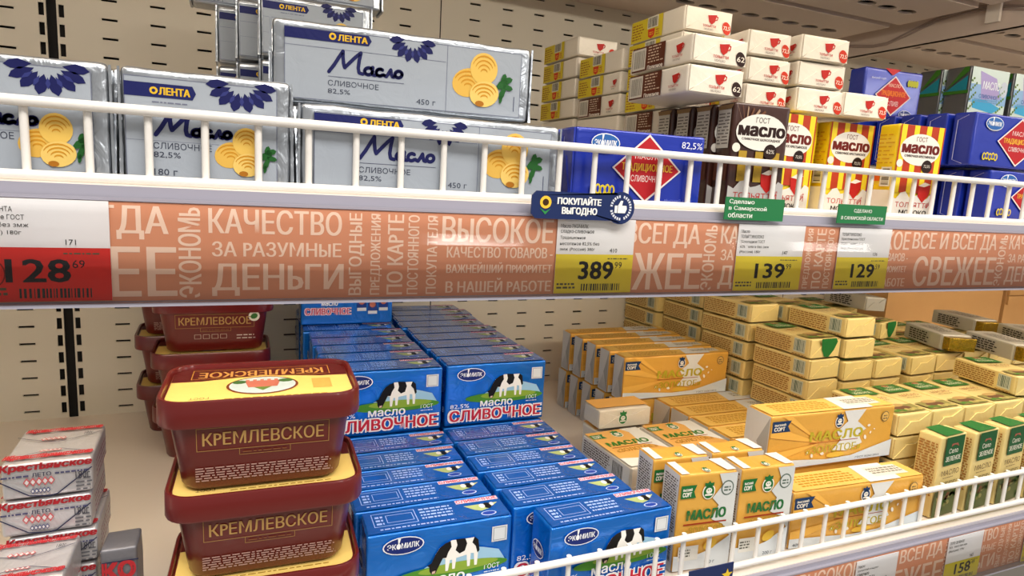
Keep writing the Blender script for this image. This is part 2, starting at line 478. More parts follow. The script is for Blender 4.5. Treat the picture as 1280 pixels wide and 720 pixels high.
mb = MB(); mb.box(0, 0, 0, 0.003, WY-0.45, 0.058, M_CANOPY); mb.box(0.0, 0, 0, 0.012, WY-0.45, 0.002, M_CANOPY); mb.build('bracket_plate', br)
for dz in (0.0, 0.0055):
    mb = MB()
    pts = [(1.176,1.06,0.33),(1.176,1.031,0.322),(1.176,0.977,0.313),(1.176,0.947,0.313),(1.176,0.907,0.322),(1.176,0.852,0.337),(1.176,0.80,0.341),(1.176,0.758,0.339),(1.176,0.706,0.327),(1.176,0.6,0.318),(1.176,0.47,0.322)]
    mb.tube([(p[0], p[1], p[2]+dz*(1 if p[1] < 0.93 else 0.5)) for p in pts], 0.0017, M_CABLE, 6)
    o = mb.build('cable', None, (0, 0, ZO), 0.8)
    props(o, ['thin lower pale cable sagging along the shelf bracket','thin upper pale cable sagging along the shelf bracket'][dz > 0], 'cable', 'cables on the shelf bracket')
mb = MB(); mb.box(-0.006, 0, 0, 0, 0.022, 0.030, M_SHELF); mb.box(-0.008, 0.002, 0.03, 0, 0.02, 0.05, M_DARK)
props(mb.build('cable_clip', None, (1.174, 0.737, 0.314+ZO)), 'small pale clip holding the cable to the bracket plate', 'clip')

# wire guards
def guard(z0, z1, xa, xb, phase, label):
    g = empty('wire_guard', (0, 0.5, z0), label, 'rail', 'wire guards along the shelf fronts')
    H = z1-z0
    for nm, zz in (('top_wire', H), ('bottom_wire', 0.0)):
        mb = MB(); mb.tube([(xa, 0, zz), (xb, 0, zz)], 0.0036, M_WIRE, 12); mb.build(nm, g, None, 0.8)
    mb = MB(); mb.tube([(0, 0, -0.001), (0, 0, H+0.003)], 0.0026, M_WIRE, 8); um = mb.mesh('upright_wire', 0.8)
    x = phase-0.0345*int((phase-xa)/0.0345)+0.0345
    while x < xb:
        link('upright_wire', um, g, (x, 0.0042, 0)); x += 0.0345
    return g
guard(-0.0115, 0.0345, -0.62, 2.3, -0.0579, 'white wire guard along the front of the upper shelf')
guard(-0.4045, -0.3585, -0.62, 2.3, 0.3605, 'white wire guard along the front of the lower shelf')

# ------------------------------------------------------------------ price rails with printed strips
ORG, OTX = mat('orange_strip_print', 'd8926e', 0.4), mat('pale_strip_lettering', 'f4d6c0', 0.4)
PER = 0.4425
def strip_print(x0, x1, kmin, kmax):
    p = Print(); p.rect(x0, 0, x1, 0.066, ORG, 0)
    for k in range(kmin, kmax):
        b = k*PER
        def T(t, xa, xb, z0, z1):            # z from the rail's own bottom edge
            if b+xa > x0 and b+xb < x1: p.text(t, b+xa, z0, z1-z0, OTX, 1, w=xb-xa, bold=0.02)
        def Vt(t, xa, xb, z0=0.002, z1=0.0635):
            if b+xa > x0 and b+xb < x1: p.text(t, b+xb, z0, xb-xa, OTX, 1, w=z1-z0, bold=0.02, rot=90)
        T('КАЧЕСТВО', -0.0212, 0.0675, 0.0465, 0.0640); T('ЗА РАЗУМНЫЕ', -0.0195, 0.0675, 0.0305, 0.0410); T('ДЕНЬГИ', -0.0195, 0.0690, 0.0025, 0.0255)
        Vt('ВЫГОДНЫЕ', 0.0732, 0.0846); Vt('ПРЕДЛОЖЕНИЯ', 0.0894, 0.0981); Vt('ПО КАРТЕ', 0.102, 0.1145)
        Vt('ПОСТОЯННОГО', 0.1179, 0.1266); Vt('ПОКУПАТЕЛЯ', 0.1332, 0.1415)
        T('ВЫСОКОЕ', 0.1455, 0.2420, 0.0435, 0.0640); T('КАЧЕСТВО ТОВАРОВ -', 0.1497, 0.2430, 0.0310, 0.0400)
        T('ВАЖНЕЙШИЙ ПРИОРИТЕТ', 0.1497, 0.2430, 0.0185, 0.0275); T('В НАШЕЙ РАБОТЕ', 0.1497, 0.2430, 0.0025, 0.0145)
        T('ВСЕ И ВСЕГДА', 0.2480, 0.3960, 0.0415, 0.0640); T('СВЕЖЕЕ', 0.2560, 0.4000, 0.0025, 0.0370)
        Vt('ЭКОНОМЬ', 0.4020, 0.4160)
    return p
def price_rail(z0, x0, x1, k0, k1, label, parent_tilt=0.0):
    r = empty('price_rail', (0, 0.487, z0), label, 'price rail', 'orange price rails')
    mb = MB(); mb.box(x0, 0.0005, -0.001, x1, 0.003, 0.068, M_LIP); mb.box(x0, -0.006, -0.003, x1, 0.003, -0.0005, M_LIP)
    mb.box(x0, -0.0008, 0.0665, x1, 0.003, 0.0685, M_LIP); mb.build('rail_body', r)
    pr = strip_print(x0+0.002, x1-0.002, k0, k1)
    link('printed_strip', pr.mesh('printed_strip', lambda u, v, o: (u, 0.0005-o, v)), r)
    return r
price_rail(-0.0915, -0.40, 1.75, -1, 5, 'orange lettered price rail under the upper shelf')
price_rail(-0.4895, 0.10, 1.75, 0, 5, 'orange lettered price rail under the lower shelf')

# clear glossy cover of the rail (slightly rippled plastic)
gm = bpy.data.materials.new('clear_plastic'); gm.use_nodes = True
nt = gm.node_tree; pb = nt.nodes['Principled BSDF']
pb.inputs['Base Color'].default_value = (1, 1, 1, 1); pb.inputs['Roughness'].default_value = 0.09
gl = nt.nodes.new('ShaderNodeBsdfGlossy'); gl.inputs['Roughness'].default_value = 0.10
tr = nt.nodes.new('ShaderNodeBsdfTransparent'); mx = nt.nodes.new('ShaderNodeMixShader')
fr = nt.nodes.new('ShaderNodeFresnel'); fr.inputs['IOR'].default_value = 1.45
wn = nt.nodes.new('ShaderNodeTexNoise'); wn.inputs['Scale'].default_value = 7; wn.inputs['Detail'].default_value = 1
tcx = nt.nodes.new('ShaderNodeTexCoord'); bmp = nt.nodes.new('ShaderNodeBump'); bmp.inputs['Strength'].default_value = 0.35; bmp.inputs['Distance'].default_value = 0.02
nt.links.new(tcx.outputs['Object'], wn.inputs['Vector']); nt.links.new(wn.outputs['Fac'], bmp.inputs['Height'])
nt.links.new(bmp.outputs['Normal'], gl.inputs['Normal']); nt.links.new(bmp.outputs['Normal'], fr.inputs['Normal'])
nt.links.new(fr.outputs['Fac'], mx.inputs[0]); nt.links.new(tr.outputs[0], mx.inputs[1]); nt.links.new(gl.outputs[0], mx.inputs[2])
nt.links.new(mx.outputs[0], nt.nodes['Material Output'].inputs['Surface'])
def cover(z0, x0, x1, label):
    m = MB(); n = 8; pts = []
    for i in range(n+1):
        t = i/n; pts.append((-0.0030-0.0065*math.sin(math.pi*t) - 0.001*(1-t), 0.0+0.0675*t))
    for i in range(n):
        (ya, za), (yb, zb) = pts[i], pts[i+1]
        m.quad((x0, ya, za), (x1, ya, za), (x1, yb, zb), (x0, yb, zb), gm)
    o = m.build('clear_cover', None, (0, 0.484, z0+ZO), 1.0)
    return props(o, label, 'cover', 'clear rail covers')
cover(-0.0915, -0.40, 1.75, 'clear glossy plastic cover over the upper orange price rail')
cover(-0.4895, 0.10, 1.75, 'clear glossy plastic cover over the lower orange price rail')

# price tags: slips of paper standing in the rail
def tag(x0, x1, z0, z1, split, col, lines, price, kop, old, label, tilt=0.0, big=0.016, red=False):
    w, h = x1-x0, z1-z0
    t = empty('price_tag', ((x0+x1)/2, 0.4855, z0), label, 'price tag', 'price tags in the rails')
    t.rotation_euler[1] = tilt
    mb = MB(); mb.box(-w/2, 0, 0, w/2, 0.0006, h, M_TAG); mb.build('tag_paper', t)
    p = Print(); p.rect(0, 0, w, split, col, 0)
    lh = (h-split)*0.105
    for i, s in enumerate(lines): p.text(s, w*0.04, h-(h-split)*0.11-(i+1)*lh*1.55, lh, '2a2a2a', 1, w=min(w*0.5, len(s)*lh*0.62), bold=0.01)
    p.text(old, w*0.68, split+(h-split)*0.06, lh*1.1, '2a2a2a', 1)
    px = w*(0.30 if not red else 0.26)
    p.text(price, px, split*0.36, big, '17171c', 1, w=w*0.44, bold=0.03)
    p.text(kop, px+w*0.46, split*0.36+big*0.62, big*0.36, '17171c', 1)
    p.bars(w*0.34, split*0.06, w*0.86, split*0.24, '2a2a2a', 1, 5)
    p.micro(w*0.03, split*0.10, w*0.26, split*0.30, split*0.09, '5a5540', 1, 4, 0.004)
    p.micro(w*0.66, split*0.86, w*0.93, split*0.93, split*0.05, '5a5540', 1, 9, 0.003)
    if red:
        n = 22; cx, cy, r = w*0.115, split*0.52, split*0.31
        for i in range(n):
            a, b = 2*math.pi*i/n, 2*math.pi*(i+1)/n
            p.poly([(cx+r*math.cos(a), cy+r*math.sin(a)), (cx+r*math.cos(b), cy+r*math.sin(b)), (cx+r*.93*math.cos(b), cy+r*.93*math.sin(b)), (cx+r*.93*math.cos(a), cy+r*.93*math.sin(a))], '7a1210', 1)
        p.text('25%', cx-r*0.8, cy-r*0.1, r*0.5, '7a1210', 1, w=r*1.5, bold=0.02)
    link('tag_print', p.mesh('tag_print', lambda u, v, o: (u-w/2, -o, v), 0.0002), t)
    return t
tag(-0.1560, -0.0799, -0.0905, -0.0255, 0.0345, 'd62a22', ['Масло ЛЕНТА', 'сливочное ГОСТ', 'с 82,5% без змж', '(Россия) 180г'], '128', '69', '171', 'wide white and red price tag reading 128 at the left end of the upper rail', 0, 0.0145, True)
tag(0.2455, 0.3227, -0.0905, -0.0255, 0.034, 'e9d33c', ['Масло ЭКОМИЛК', 'сладко-сливочное', 'Традиционное', 'несоленое 82,5% без', 'змж (Россия) 380г'], '389', '99', '410', 'white and yellow price tag reading 389 under the round blue promotion topper', 0.0, 0.0155)
tag(0.4401, 0.5258, -0.0905, -0.0255, 0.034, 'e9d33c', ['Масло', 'ТОЛЬЯТТИМОЛОКО', 'Шоколадное ГОСТ', '62% фольга без змж', '(Россия) 180г'], '139', '99', '147', 'white and yellow price tag reading 139 under the larger green flag', 0.0, 0.0145)
tag(0.5745, 0.6522, -0.0905, -0.0255, 0.034, 'e9d33c', ['ТОЛЬЯТТИМОЛОКО', 'Крестьянское ГОСТ', '72,5% фольга без', 'змж (Россия) 180г'], '129', '59', '136', 'white and yellow price tag reading 129 under the smaller green flag', 0.0, 0.0145)
tag(0.678, 0.7507, -0.4895, -0.4250, 0.030, 'e9d33c', ['Масло', 'ЗОЛОТОЙ стандарт', 'сливочное', 'крестьян 72,5%'], '149', '99', '162', 'white price tag at the bottom edge, left of the one reading 158')
tag(0.8463, 0.9180, -0.4895, -0.4240, 0.0285, 'eadb22', ['СЕЛО ЗЕЛЕНОЕ', '82% фольга без змж', '(Россия) 175г'], '158', '49', '165', 'white and yellow price tag reading 158 in the lower orange rail', 0.0, 0.0145)
tag(1.0150, 1.0900, -0.4895, -0.4240, 0.0285, 'eadb22', ['Масло', 'сливочное', '(Россия)'], '164', '99', '179', 'price tag cut by the right edge of the lower rail')

def plate(name, w, h, m, pr, loc, label, cat, rnd=0.0, group=None):
    t = empty(name, loc, label, cat, group)
    n = 10; pts = []
    if rnd:                                  # left corners slightly, right end round and larger
        R = h*0.62
        pts = [(0.004, 0), (w-R*1.2, 0)] + [(w-R+R*math.cos(a), h*0.5+R*math.sin(a)) for a in [-2.25+4.5*i/16 for i in range(17)]] + [(w-R*1.2, h), (0.004, h), (0, h-0.004), (0, 0.004)]
    else: pts = [(0, 0), (w, 0), (w, h), (0, h)]
    V = [(x, 0, z) for x, z in pts]+[(x, 0.0012, z) for x, z in pts]; k = len(pts)
    F = [list(range(k)), list(range(k, 2*k))[::-1]]+[[i, i+k, (i+1) % k+k, (i+1) % k] for i in range(k)]
    link('topper_card', mesh_from('topper_card', V, F, [m]), t)
    link('topper_print', pr.mesh('topper_print', lambda u, v, o: (u, -o, v), 0.0002), t)
    return t
NAVY, GRN = mat('navy_card', '10265a', 0.35), mat('green_card', '17743f', 0.4)
p = Print()
p.ell(0.0125, 0.0135, 0.0052, 0.0052, 'f3c53c', 1); p.ell(0.0125, 0.0135, 0.0028, 0.0028, '40260f', 2); p.poly([(0.0075,0.0085),(0.0125,0.006),(0.0175,0.0085),(0.0125,0.0035)], '2f8a4a', 1)
p.text('ПОКУПАЙТЕ', 0.0235, 0.0125, 0.0068, 'f4f4f0', 1, w=0.041, bold=0.04); p.text('ВЫГОДНО', 0.028, 0.0035, 0.0066, 'f4f4f0', 1, w=0.033, bold=0.04)
cx, cy = 0.0845, 0.0115
for i in range(26):
    a = 2*math.pi*i/26; r0, r1 = 0.0085, 0.0108
    if i % 7 < 6: p.poly([(cx+r0*math.cos(a), cy+r0*math.sin(a)), (cx+r1*math.cos(a), cy+r1*math.sin(a)), (cx+r1*math.cos(a+.15), cy+r1*math.sin(a+.15)), (cx+r0*math.cos(a+.15), cy+r0*math.sin(a+.15))], 'd9dde8', 1)
p.rect(cx-0.0062, cy-0.0045, cx-0.0036, cy+0.0018, 'f4f4f0', 1)
p.poly([(cx-0.003,cy-0.0045),(cx+0.0045,cy-0.0045),(cx+0.006,cy-0.001),(cx+0.0055,cy+0.0018),(cx+0.001,cy+0.0020),(cx+0.0018,cy+0.0060),(cx-0.0005,cy+0.0062),(cx-0.003,cy+0.0018)], 'f4f4f0', 1)
plate('shelf_topper', 0.0985, 0.0225, NAVY, p, (0.2166, 0.478, -0.0265), 'navy promotion topper with sunflower and thumbs-up badge', 'sign', 1)
p = Print()
for i, s in enumerate(['Сделано', 'в Самарской', 'области']): p.text(s, 0.004, 0.0145-i*0.0062, 0.0048, 'eef3ea', 1, w=[0.030, 0.046, 0.029][i], bold=0.02)
plate('shelf_flag', 0.0723, 0.0212, GRN, p, (0.4168, 0.481, -0.0215), 'larger green flag with three lines of writing under the brown packs', 'sign', 0, 'green flags on the guard')
p = Print(); p.text('СДЕЛАНО', 0.022, 0.0110, 0.0042, 'eef3ea', 1, w=0.026, bold=0.012); p.text('В САМАРСКОЙ ОБЛАСТИ', 0.005, 0.0040, 0.0045, 'eef3ea', 1, w=0.061, bold=0.012)
plate('shelf_flag', 0.0705, 0.0195, GRN, p, (0.5624, 0.481, -0.0208), 'smaller green flag with two lines of writing under the striped packs', 'sign', 0, 'green flags on the guard')
p = Print(); sx, sy = 0.050, 0.009
p.poly([(sx+(0.0075 if i % 2 == 0 else 0.0032)*math.sin(math.pi*i/5), sy+(0.0075 if i % 2 == 0 else 0.0032)*math.cos(math.pi*i/5)) for i in range(10)], 'e8c53a', 1)
p.ell(0.012, 0.010, 0.004, 0.004, 'd8dce6', 1)
plate('shelf_flag', 0.058, 0.022, NAVY, p, (0.4190, 0.478, -0.4040), 'navy flag with a yellow star at the bottom of the lower guard', 'sign')

# ------------------------------------------------------------------ packaging artwork
def petals(p, cx, cy, R, l=2, col='131752', col2='2e3474', hs=1.0):
    for i, a in enumerate((-82, -60, -38, -13, 13, 38, 60, 82)):
        t = math.radians(a); dx, dy = math.sin(t), -math.cos(t); nx, ny = -dy, dx
        r0, L, wd = R*0.34, R*(1.0 if abs(a) < 75 else 0.98), R*0.16
        P = [(0, 0, ), ]
        pts = [(r0, 0), (r0+(L-r0)*0.45, wd), (L*0.86, wd*0.75), (L, 0), (L*0.86, -wd*0.75), (r0+(L-r0)*0.45, -wd)]
        p.poly([(cx+dx*u+nx*v, cy+(dy*u+ny*v)*hs) for u, v in pts], col, l)
    for a in (-49, -25, 0, 25, 49):
        t = math.radians(a); dx, dy = math.sin(t), -math.cos(t); nx, ny = -dy, dx
        pts = [(R*0.42, 0), (R*0.62, R*0.06), (R*0.80, 0), (R*0.62, -R*0.06)]
        p.poly([(cx+dx*u+nx*v, cy+(dy*u+ny*v)*hs) for u, v in pts], col2, l+1)
def curls(p, x, y, s, l=2):                 # three butter curls and a parsley leaf, s = width
    for cx, cy, rx, ry, ro, c in ((0.30, 0.42, 0.29, 0.24, 0.35, 'dcb050'), (0.58, 0.68, 0.25, 0.27, 0.0, 'e2bb5c'), (0.60, 0.25, 0.27, 0.22, 0.25, 'e6c46c')):
        p.ell(x+cx*s, y+cy*s, rx*s, ry*s, c, l, 20, ro)
        for k in range(4):
            q = 0.86-0.2*k
            pts = []
            for i in range(9):
                t = math.radians(20+140*i/8); pts.append((x+cx*s+rx*s*q*math.cos(t), y+cy*s+ry*s*(q-0.02)*math.sin(t)-0.02*s*k))
            pts2 = [(a, b-0.028*s) for a, b in pts[::-1]]
            p.poly(pts+pts2, 'c98d22', l+1)
        l += 2
    p.ell(x+0.52*s, y+0.08*s, 0.08*s, 0.05*s, 'a86a18', l)
    lx, ly = x+0.93*s, y+0.45*s
    for dx, dy, a, b, ro in ((0, 0, .13, .07, .6), (.08, .07, .11, .06, .3), (0, -.16, .12, .05, 1.2), (.10, -.05, .10, .05, -.2), (.02, .1, .09, .05, 1.3), (-.02, -.26, .08, .03, 1.4)):
        p.ell(lx+dx*s, ly+dy*s, a*s, b*s, '1f5a24', l, 7, ro)
    return l
def lenta_print(w, h, long):
    p = Print(); e = 0.0055
    L, Rr, B, T = (e*1.9 if long else e*0.6), w-e*1.9, e*0.9, h-e*1.3
    p.rect(L, B, Rr, T, '9fa7b2', 0)
    p.frame(L, B, Rr, T, 0.0005, '6f7488', 1)
    if long:
        X = lambda f: w*f
        p.rect(X(.645), B, X(.645)+.0005, T, '6f7488', 1); p.rect(L, h*.68, X(.64), h*.68+.0004, '6f7488', 1)
        p.poly([(L, h*.76), (X(.345), h*.76), (X(.356), h*.82), (X(.345), h*.88), (L, h*.88)], '161c5a', 2)
        p.ell(X(.215), h*.825, .0028, .0028, 'e0b52c', 3, 12); p.ell(X(.215), h*.825, .0013, .0013, '161c5a', 4, 8)
        p.text('ЛЕНТА', X(.235), h*.785, h*.07, 'e0b52c', 3, w=X(.105), bold=0.05)
        p.micro(X(.21), h*.715, X(.34), h*.74, h*.03, '6f7488', 2, 2, .004)
        petals(p, X(.51), h*.905, h*.30, 2, hs=.95)
        p.script(X(.20), h*.41, X(.27), h*.27, h*.042, '131752', 2)
        p.rect(X(.2), h*.36, X(.48), h*.365, '4a4f6a', 2)
        p.text('СЛИВОЧНОЕ', X(.20), h*.255, h*.065, '3a3f50', 2, w=X(.185)); p.text('82,5%', X(.20), h*.155, h*.065, '3a3f50', 2, w=X(.08))
        p.text('450 г', X(.53), h*.13, h*.065, '3a3f50', 2, w=X(.075))
        curls(p, X(.665), h*.15, X(.225), 2); p.rect(X(.925), h*.15, X(.928), h*.34, '4a4f6a', 2)
    else:
        X = lambda f: w*f
        p.rect(L, h*.615, Rr, h*.62, '6f7488', 1); p.rect(L, h*.38, X(.55), h*.383, '6f7488', 1)
        p.poly([(L, h*.745), (X(.405), h*.745), (X(.425), h*.80), (X(.405), h*.86), (L, h*.86)], '161c5a', 2)
        p.ell(X(.19), h*.80, .0025, .0025, 'e0b52c', 3, 12); p.ell(X(.19), h*.80, .0012, .0012, '161c5a', 4, 8)
        p.text('ЛЕНТА', X(.22), h*.77, h*.06, 'e0b52c', 3, w=X(.17), bold=0.05)
        p.micro(X(.18), h*.70, X(.38), h*.72, h*.02, '6f7488', 2, 2, .003)
        petals(p, X(.69), h*.93, h*.30, 2, hs=.85)
        p.script(X(.19), h*.43, X(.43), h*.19, h*.036, '131752', 2)
        p.text('СЛИВОЧНОЕ', X(.18), h*.315, h*.055, '3a3f50', 2, w=X(.33)); p.text('82,5%', X(.18), h*.235, h*.055, '3a3f50', 2, w=X(.15))
        p.text('180 г', X(.18), h*.09, h*.055, '3a3f50', 2, w=X(.13))
        curls(p, X(.52), h*.10, X(.34), 2)
    return p
kind('lenta_small', 'butter_pack', (0.110, 0.028, 0.0795), M_FOIL, [('front_print', 'F', lenta_print(0.110, 0.0795, False))], 'LR', 0.0020, 3, 0.0052)
kind('lenta_long', 'butter_pack', (0.218, 0.037, 0.0665), M_FOIL, [('front_print', 'F', lenta_print(0.218, 0.0665, True))], 'LR', 0.0020, 3, 0.0052)

kind('lenta_mid', 'butter_pack', (0.118, 0.037, 0.0665), M_FOIL, [('front_print', 'F', lenta_print(0.118, 0.0665, False))], 'LR', 0.0020, 3, 0.0052)
# traditional blue packs
def ekooval(p, cx, cy, rx, ry, l=1, dark='16307a'):
    p.ell(cx, cy, rx, ry, 'e8ecf2', l); p.ell(cx, cy, rx*.94, ry*.90, dark, l+1)
    p.text('ЭК', cx-rx*.78, cy-ry*.30, ry*.62, 'f0f2f5', l+2, w=rx*.42, bold=.02); p.text('МИЛК', cx-rx*.10, cy-ry*.30, ry*.62, 'f0f2f5', l+2, w=rx*.86, bold=.02)
    p.ell(cx-rx*.24, cy-ry*.02, rx*.11, ry*.32, 'f0f2f5', l+2, 10); p.poly([(cx-rx*.26, cy+ry*.2), (cx-rx*.22, cy+ry*.2), (cx-rx*.14, cy+ry*.86), (cx-rx*.28, cy+ry*.86)], 'f0f2f5', l+2)
def trad_print(w, h):
    p = Print(); X = lambda f: f*w; Y = lambda f: f*h
    ekooval(p, X(.22), Y(.80), X(.105), Y(.125), 1, '2a62a8')
    cx, cy = X(.545), Y(.50)
    p.poly([(cx, Y(.96)), (cx+X(.265), cy), (cx, Y(.06)), (cx-X(.265), cy)], 'e6dcd8', 1)
    p.poly([(cx, Y(.925)), (cx+X(.248), cy), (cx, Y(.095)), (cx-X(.248), cy)], 'b01e26', 2)
    p.text('МАСЛО', cx, Y(.63), Y(.085), 'e8dcd8', 3, w=X(.20), al='c', bold=.01)
    p.text('ТРАДИЦИОННОЕ', cx, Y(.46), Y(.115), 'e6b83a', 3, w=X(.39), al='c', bold=.02)
    p.text('СЛИВОЧНОЕ', cx, Y(.335), Y(.085), 'e8dcd8', 3, w=X(.24), al='c')
    p.text('82,5%', X(.80), Y(.80), Y(.10), 'dfe3ee', 2, w=X(.165), bold=.01); p.text('ГОСТ', X(.82), Y(.66), Y(.085), 'dfe3ee', 2, w=X(.125))
    for i in range(5): p.ell(X(.15+.035*i), Y(.20+.012*(i % 2)), X(.022), Y(.07), 'd9c22c', 2, 12); p.ell(X(.15+.035*i), Y(.20+.012*(i % 2)), X(.010), Y(.045), '1d34a8', 3, 10)
    p.text('высший сорт', X(.70), Y(.07), Y(.06), '6a7ac8', 2, w=X(.22))
    return p
ps = Print(); ps.rect(.0185, .006, .0192, .06, 'aab4e8', 0)
kind('trad_front', 'butter_pack', (0.138, 0.039, 0.0695), M_BLUE, [('front_print', 'F', trad_print(0.138, 0.0695)), ('side_seam', 'L', ps)], 'L', 0.0018)
ps2 = Print(); ps2.rect(.008, .008, .0088, .058, 'c8d0f4', 0); ps2.poly([(.008,.008),(.0088,.008),(.022,.003),(.021,.003)], 'c8d0f4', 0); ps2.poly([(.008,.058),(.0088,.058),(.022,.064),(.021,.064)], 'c8d0f4', 0)
kind('trad_right', 'butter_pack', (0.170, 0.031, 0.0690), M_BLUE, [('front_print', 'F', trad_print(0.170, 0.0690)), ('side_seam', 'L', ps2)], '', 0.0016)
p = Print()
p.text('высший сорт', .012, .050, .004, 'e8e8ee', 2, w=.026); p.poly([(.035,.067),(.065,.067),(.05,.058)], 'c22a30', 1)
cx, cy = .056, .030; p.poly([(cx,.058),(cx+.034,cy),(cx,.002),(cx-.034,cy)], 'e6dcd8', 1); p.poly([(cx,.0555),(cx+.0315,cy),(cx,.0045),(cx-.0315,cy)], 'c4242a', 2)
p.text('МАСЛО', cx, .042, .005, 'f0c8b0', 3, w=.022, al='c', bold=.02); p.text('ТРАДИЦИОННОЕ', cx, .0285, .0085, 'f0802c', 3, w=.046, al='c', bold=.03); p.text('СЛИВ', cx, .016, .007, 'f0dcd8', 3, w=.022, al='c')
for i in range(4): p.ell(.083+.005*i, .050, .003, .005, 'b8b82a', 2, 10)
ekooval(p, .083, .006, .012, .006, 1)
kind('trad_back', 'butter_pack', (0.110, 0.030, 0.0670), M_BLUE, [('front_print', 'F', p)], '', 0.0014)

# dairy packs with the red cup
def cup(p, x, y, s, l=1, wordc='b8322a'):
    p.poly([(x+.30*s, y+.62*s), (x+.92*s, y+.70*s), (x+.80*s, y+.30*s), (x+.60*s, y+.16*s), (x+.42*s, y+.28*s)], 'b8241c', l+1)
    p.poly([(x+.88*s, y+.66*s), (x+1.02*s, y+.60*s), (x+.98*s, y+.42*s), (x+.80*s, y+.36*s), (x+.82*s, y+.42*s), (x+.93*s, y+.46*s), (x+.95*s, y+.56*s), (x+.87*s, y+.58*s)], 'b8241c', l+1)
    p.poly([(x+.34*s, y+.62*s), (x+.62*s, y+.72*s), (x+.88*s, y+.695*s), (x+.60*s, y+.665*s)], 'f4efe4', l+2)
    p.text('ТОЛЬЯТТИ', x, y, s*.13, wordc, l+1, w=s*.9, bold=.02); p.text('МОЛОКО', x+.1*s, y-.17*s, s*.10, '5a4a44', l+1, w=s*.62)
def side_yellow(L, h, split=.62, extra=False):
    p = Print(); e = .0015
    p.rect(e, e, L*split, h-e, 'd8c22e', 0)
    p.micro(.004, .003, L*split*.50, h-.004, h*.115, '9a5a1c', 1, 6, .005, .42, .4)
    bx = L*split*.54
    p.rect(bx, h*.48, bx+L*split*.33, h*.95, 'e6e0cc', 1); p.bars(bx+.0015, h*.52, bx+L*split*.33-.0015, h*.90, '2a2622', 2, 3)
    p.poly([(bx+.002, h*.44), (bx+.016, h*.44), (bx+.015, h*.16), (bx+.009, h*.06), (bx+.003, h*.16)], 'd23a1c', 2)
    p.micro(bx+.005, h*.20, bx+.013, h*.36, h*.08, 'e8a83c', 3, 2, .004)
    p.micro(bx+.018, h*.14, bx+.025, h*.42, h*.09, 'b8682a', 1, 8, .004)
    if extra: cup(p, L*.80, h*.28, .014)
    return p
def side_brown(L, h):
    p = Print()
    p.rect(.006, .002, L*.60, h-.0015, '5a2a18', 0)
    p.rect(.007, .0035, L*.29, h-.003, 'd8d2c4', 1); p.bars(.010, .0055, L*.27, h-.005, '8a8478', 2, 4)
    p.micro(L*.33, h*.28, L*.585, h*.95, h*.105, 'd6bfa6', 1, 11, .006, .38, .45); p.text('Полезное', L*.33, h*.08, h*.14, 'efe4d4', 1, w=L*.25, bold=.04)
    cup(p, L*.72, h*.26, .018)
    return p
def end_cup(w, h, oval, pct):
    p = Print(); s = h*.72
    cup(p, w*.36, h*.24, s)
    p.ell(w*.86, h*.30, w*.085, h*.26, oval, 2, 16, .5); p.text(pct, w*.86-.0045, h*.21, h*.17, 'f0e4d4', 3, w=.009, bold=.02)
    return p
CD = (0.0660, 0.1065, 0.0278)
kind('cup_yellow', 'butter_pack', CD, M_WHITE, [('side_print', 'L', side_yellow(CD[1], CD[2])), ('end_print', 'F', end_cup(CD[0], CD[2], 'c8341c', '72,5'))], 'F')
kind('cup_yellow2', 'butter_pack', CD, M_WHITE, [('side_print', 'L', side_yellow(CD[1], CD[2], .62, True)), ('end_print', 'F', end_cup(CD[0], CD[2], 'c8341c', '72,5'))], 'F')
CS = (0.0565, 0.1065, 0.0272)
kind('cup_slim', 'butter_pack', CS, M_WHITE, [('side_print', 'L', side_yellow(CS[1], CS[2], .62, True)), ('end_print', 'F', end_cup(CS[0], CS[2], 'c8341c', '72,5'))], 'F')
kind('cup_brown', 'butter_pack', CD, M_WHITE, [('side_print', 'L', side_brown(CD[1], CD[2])), ('end_print', 'F', end_cup(CD[0], CD[2], '2c1612', '62'))], 'F')
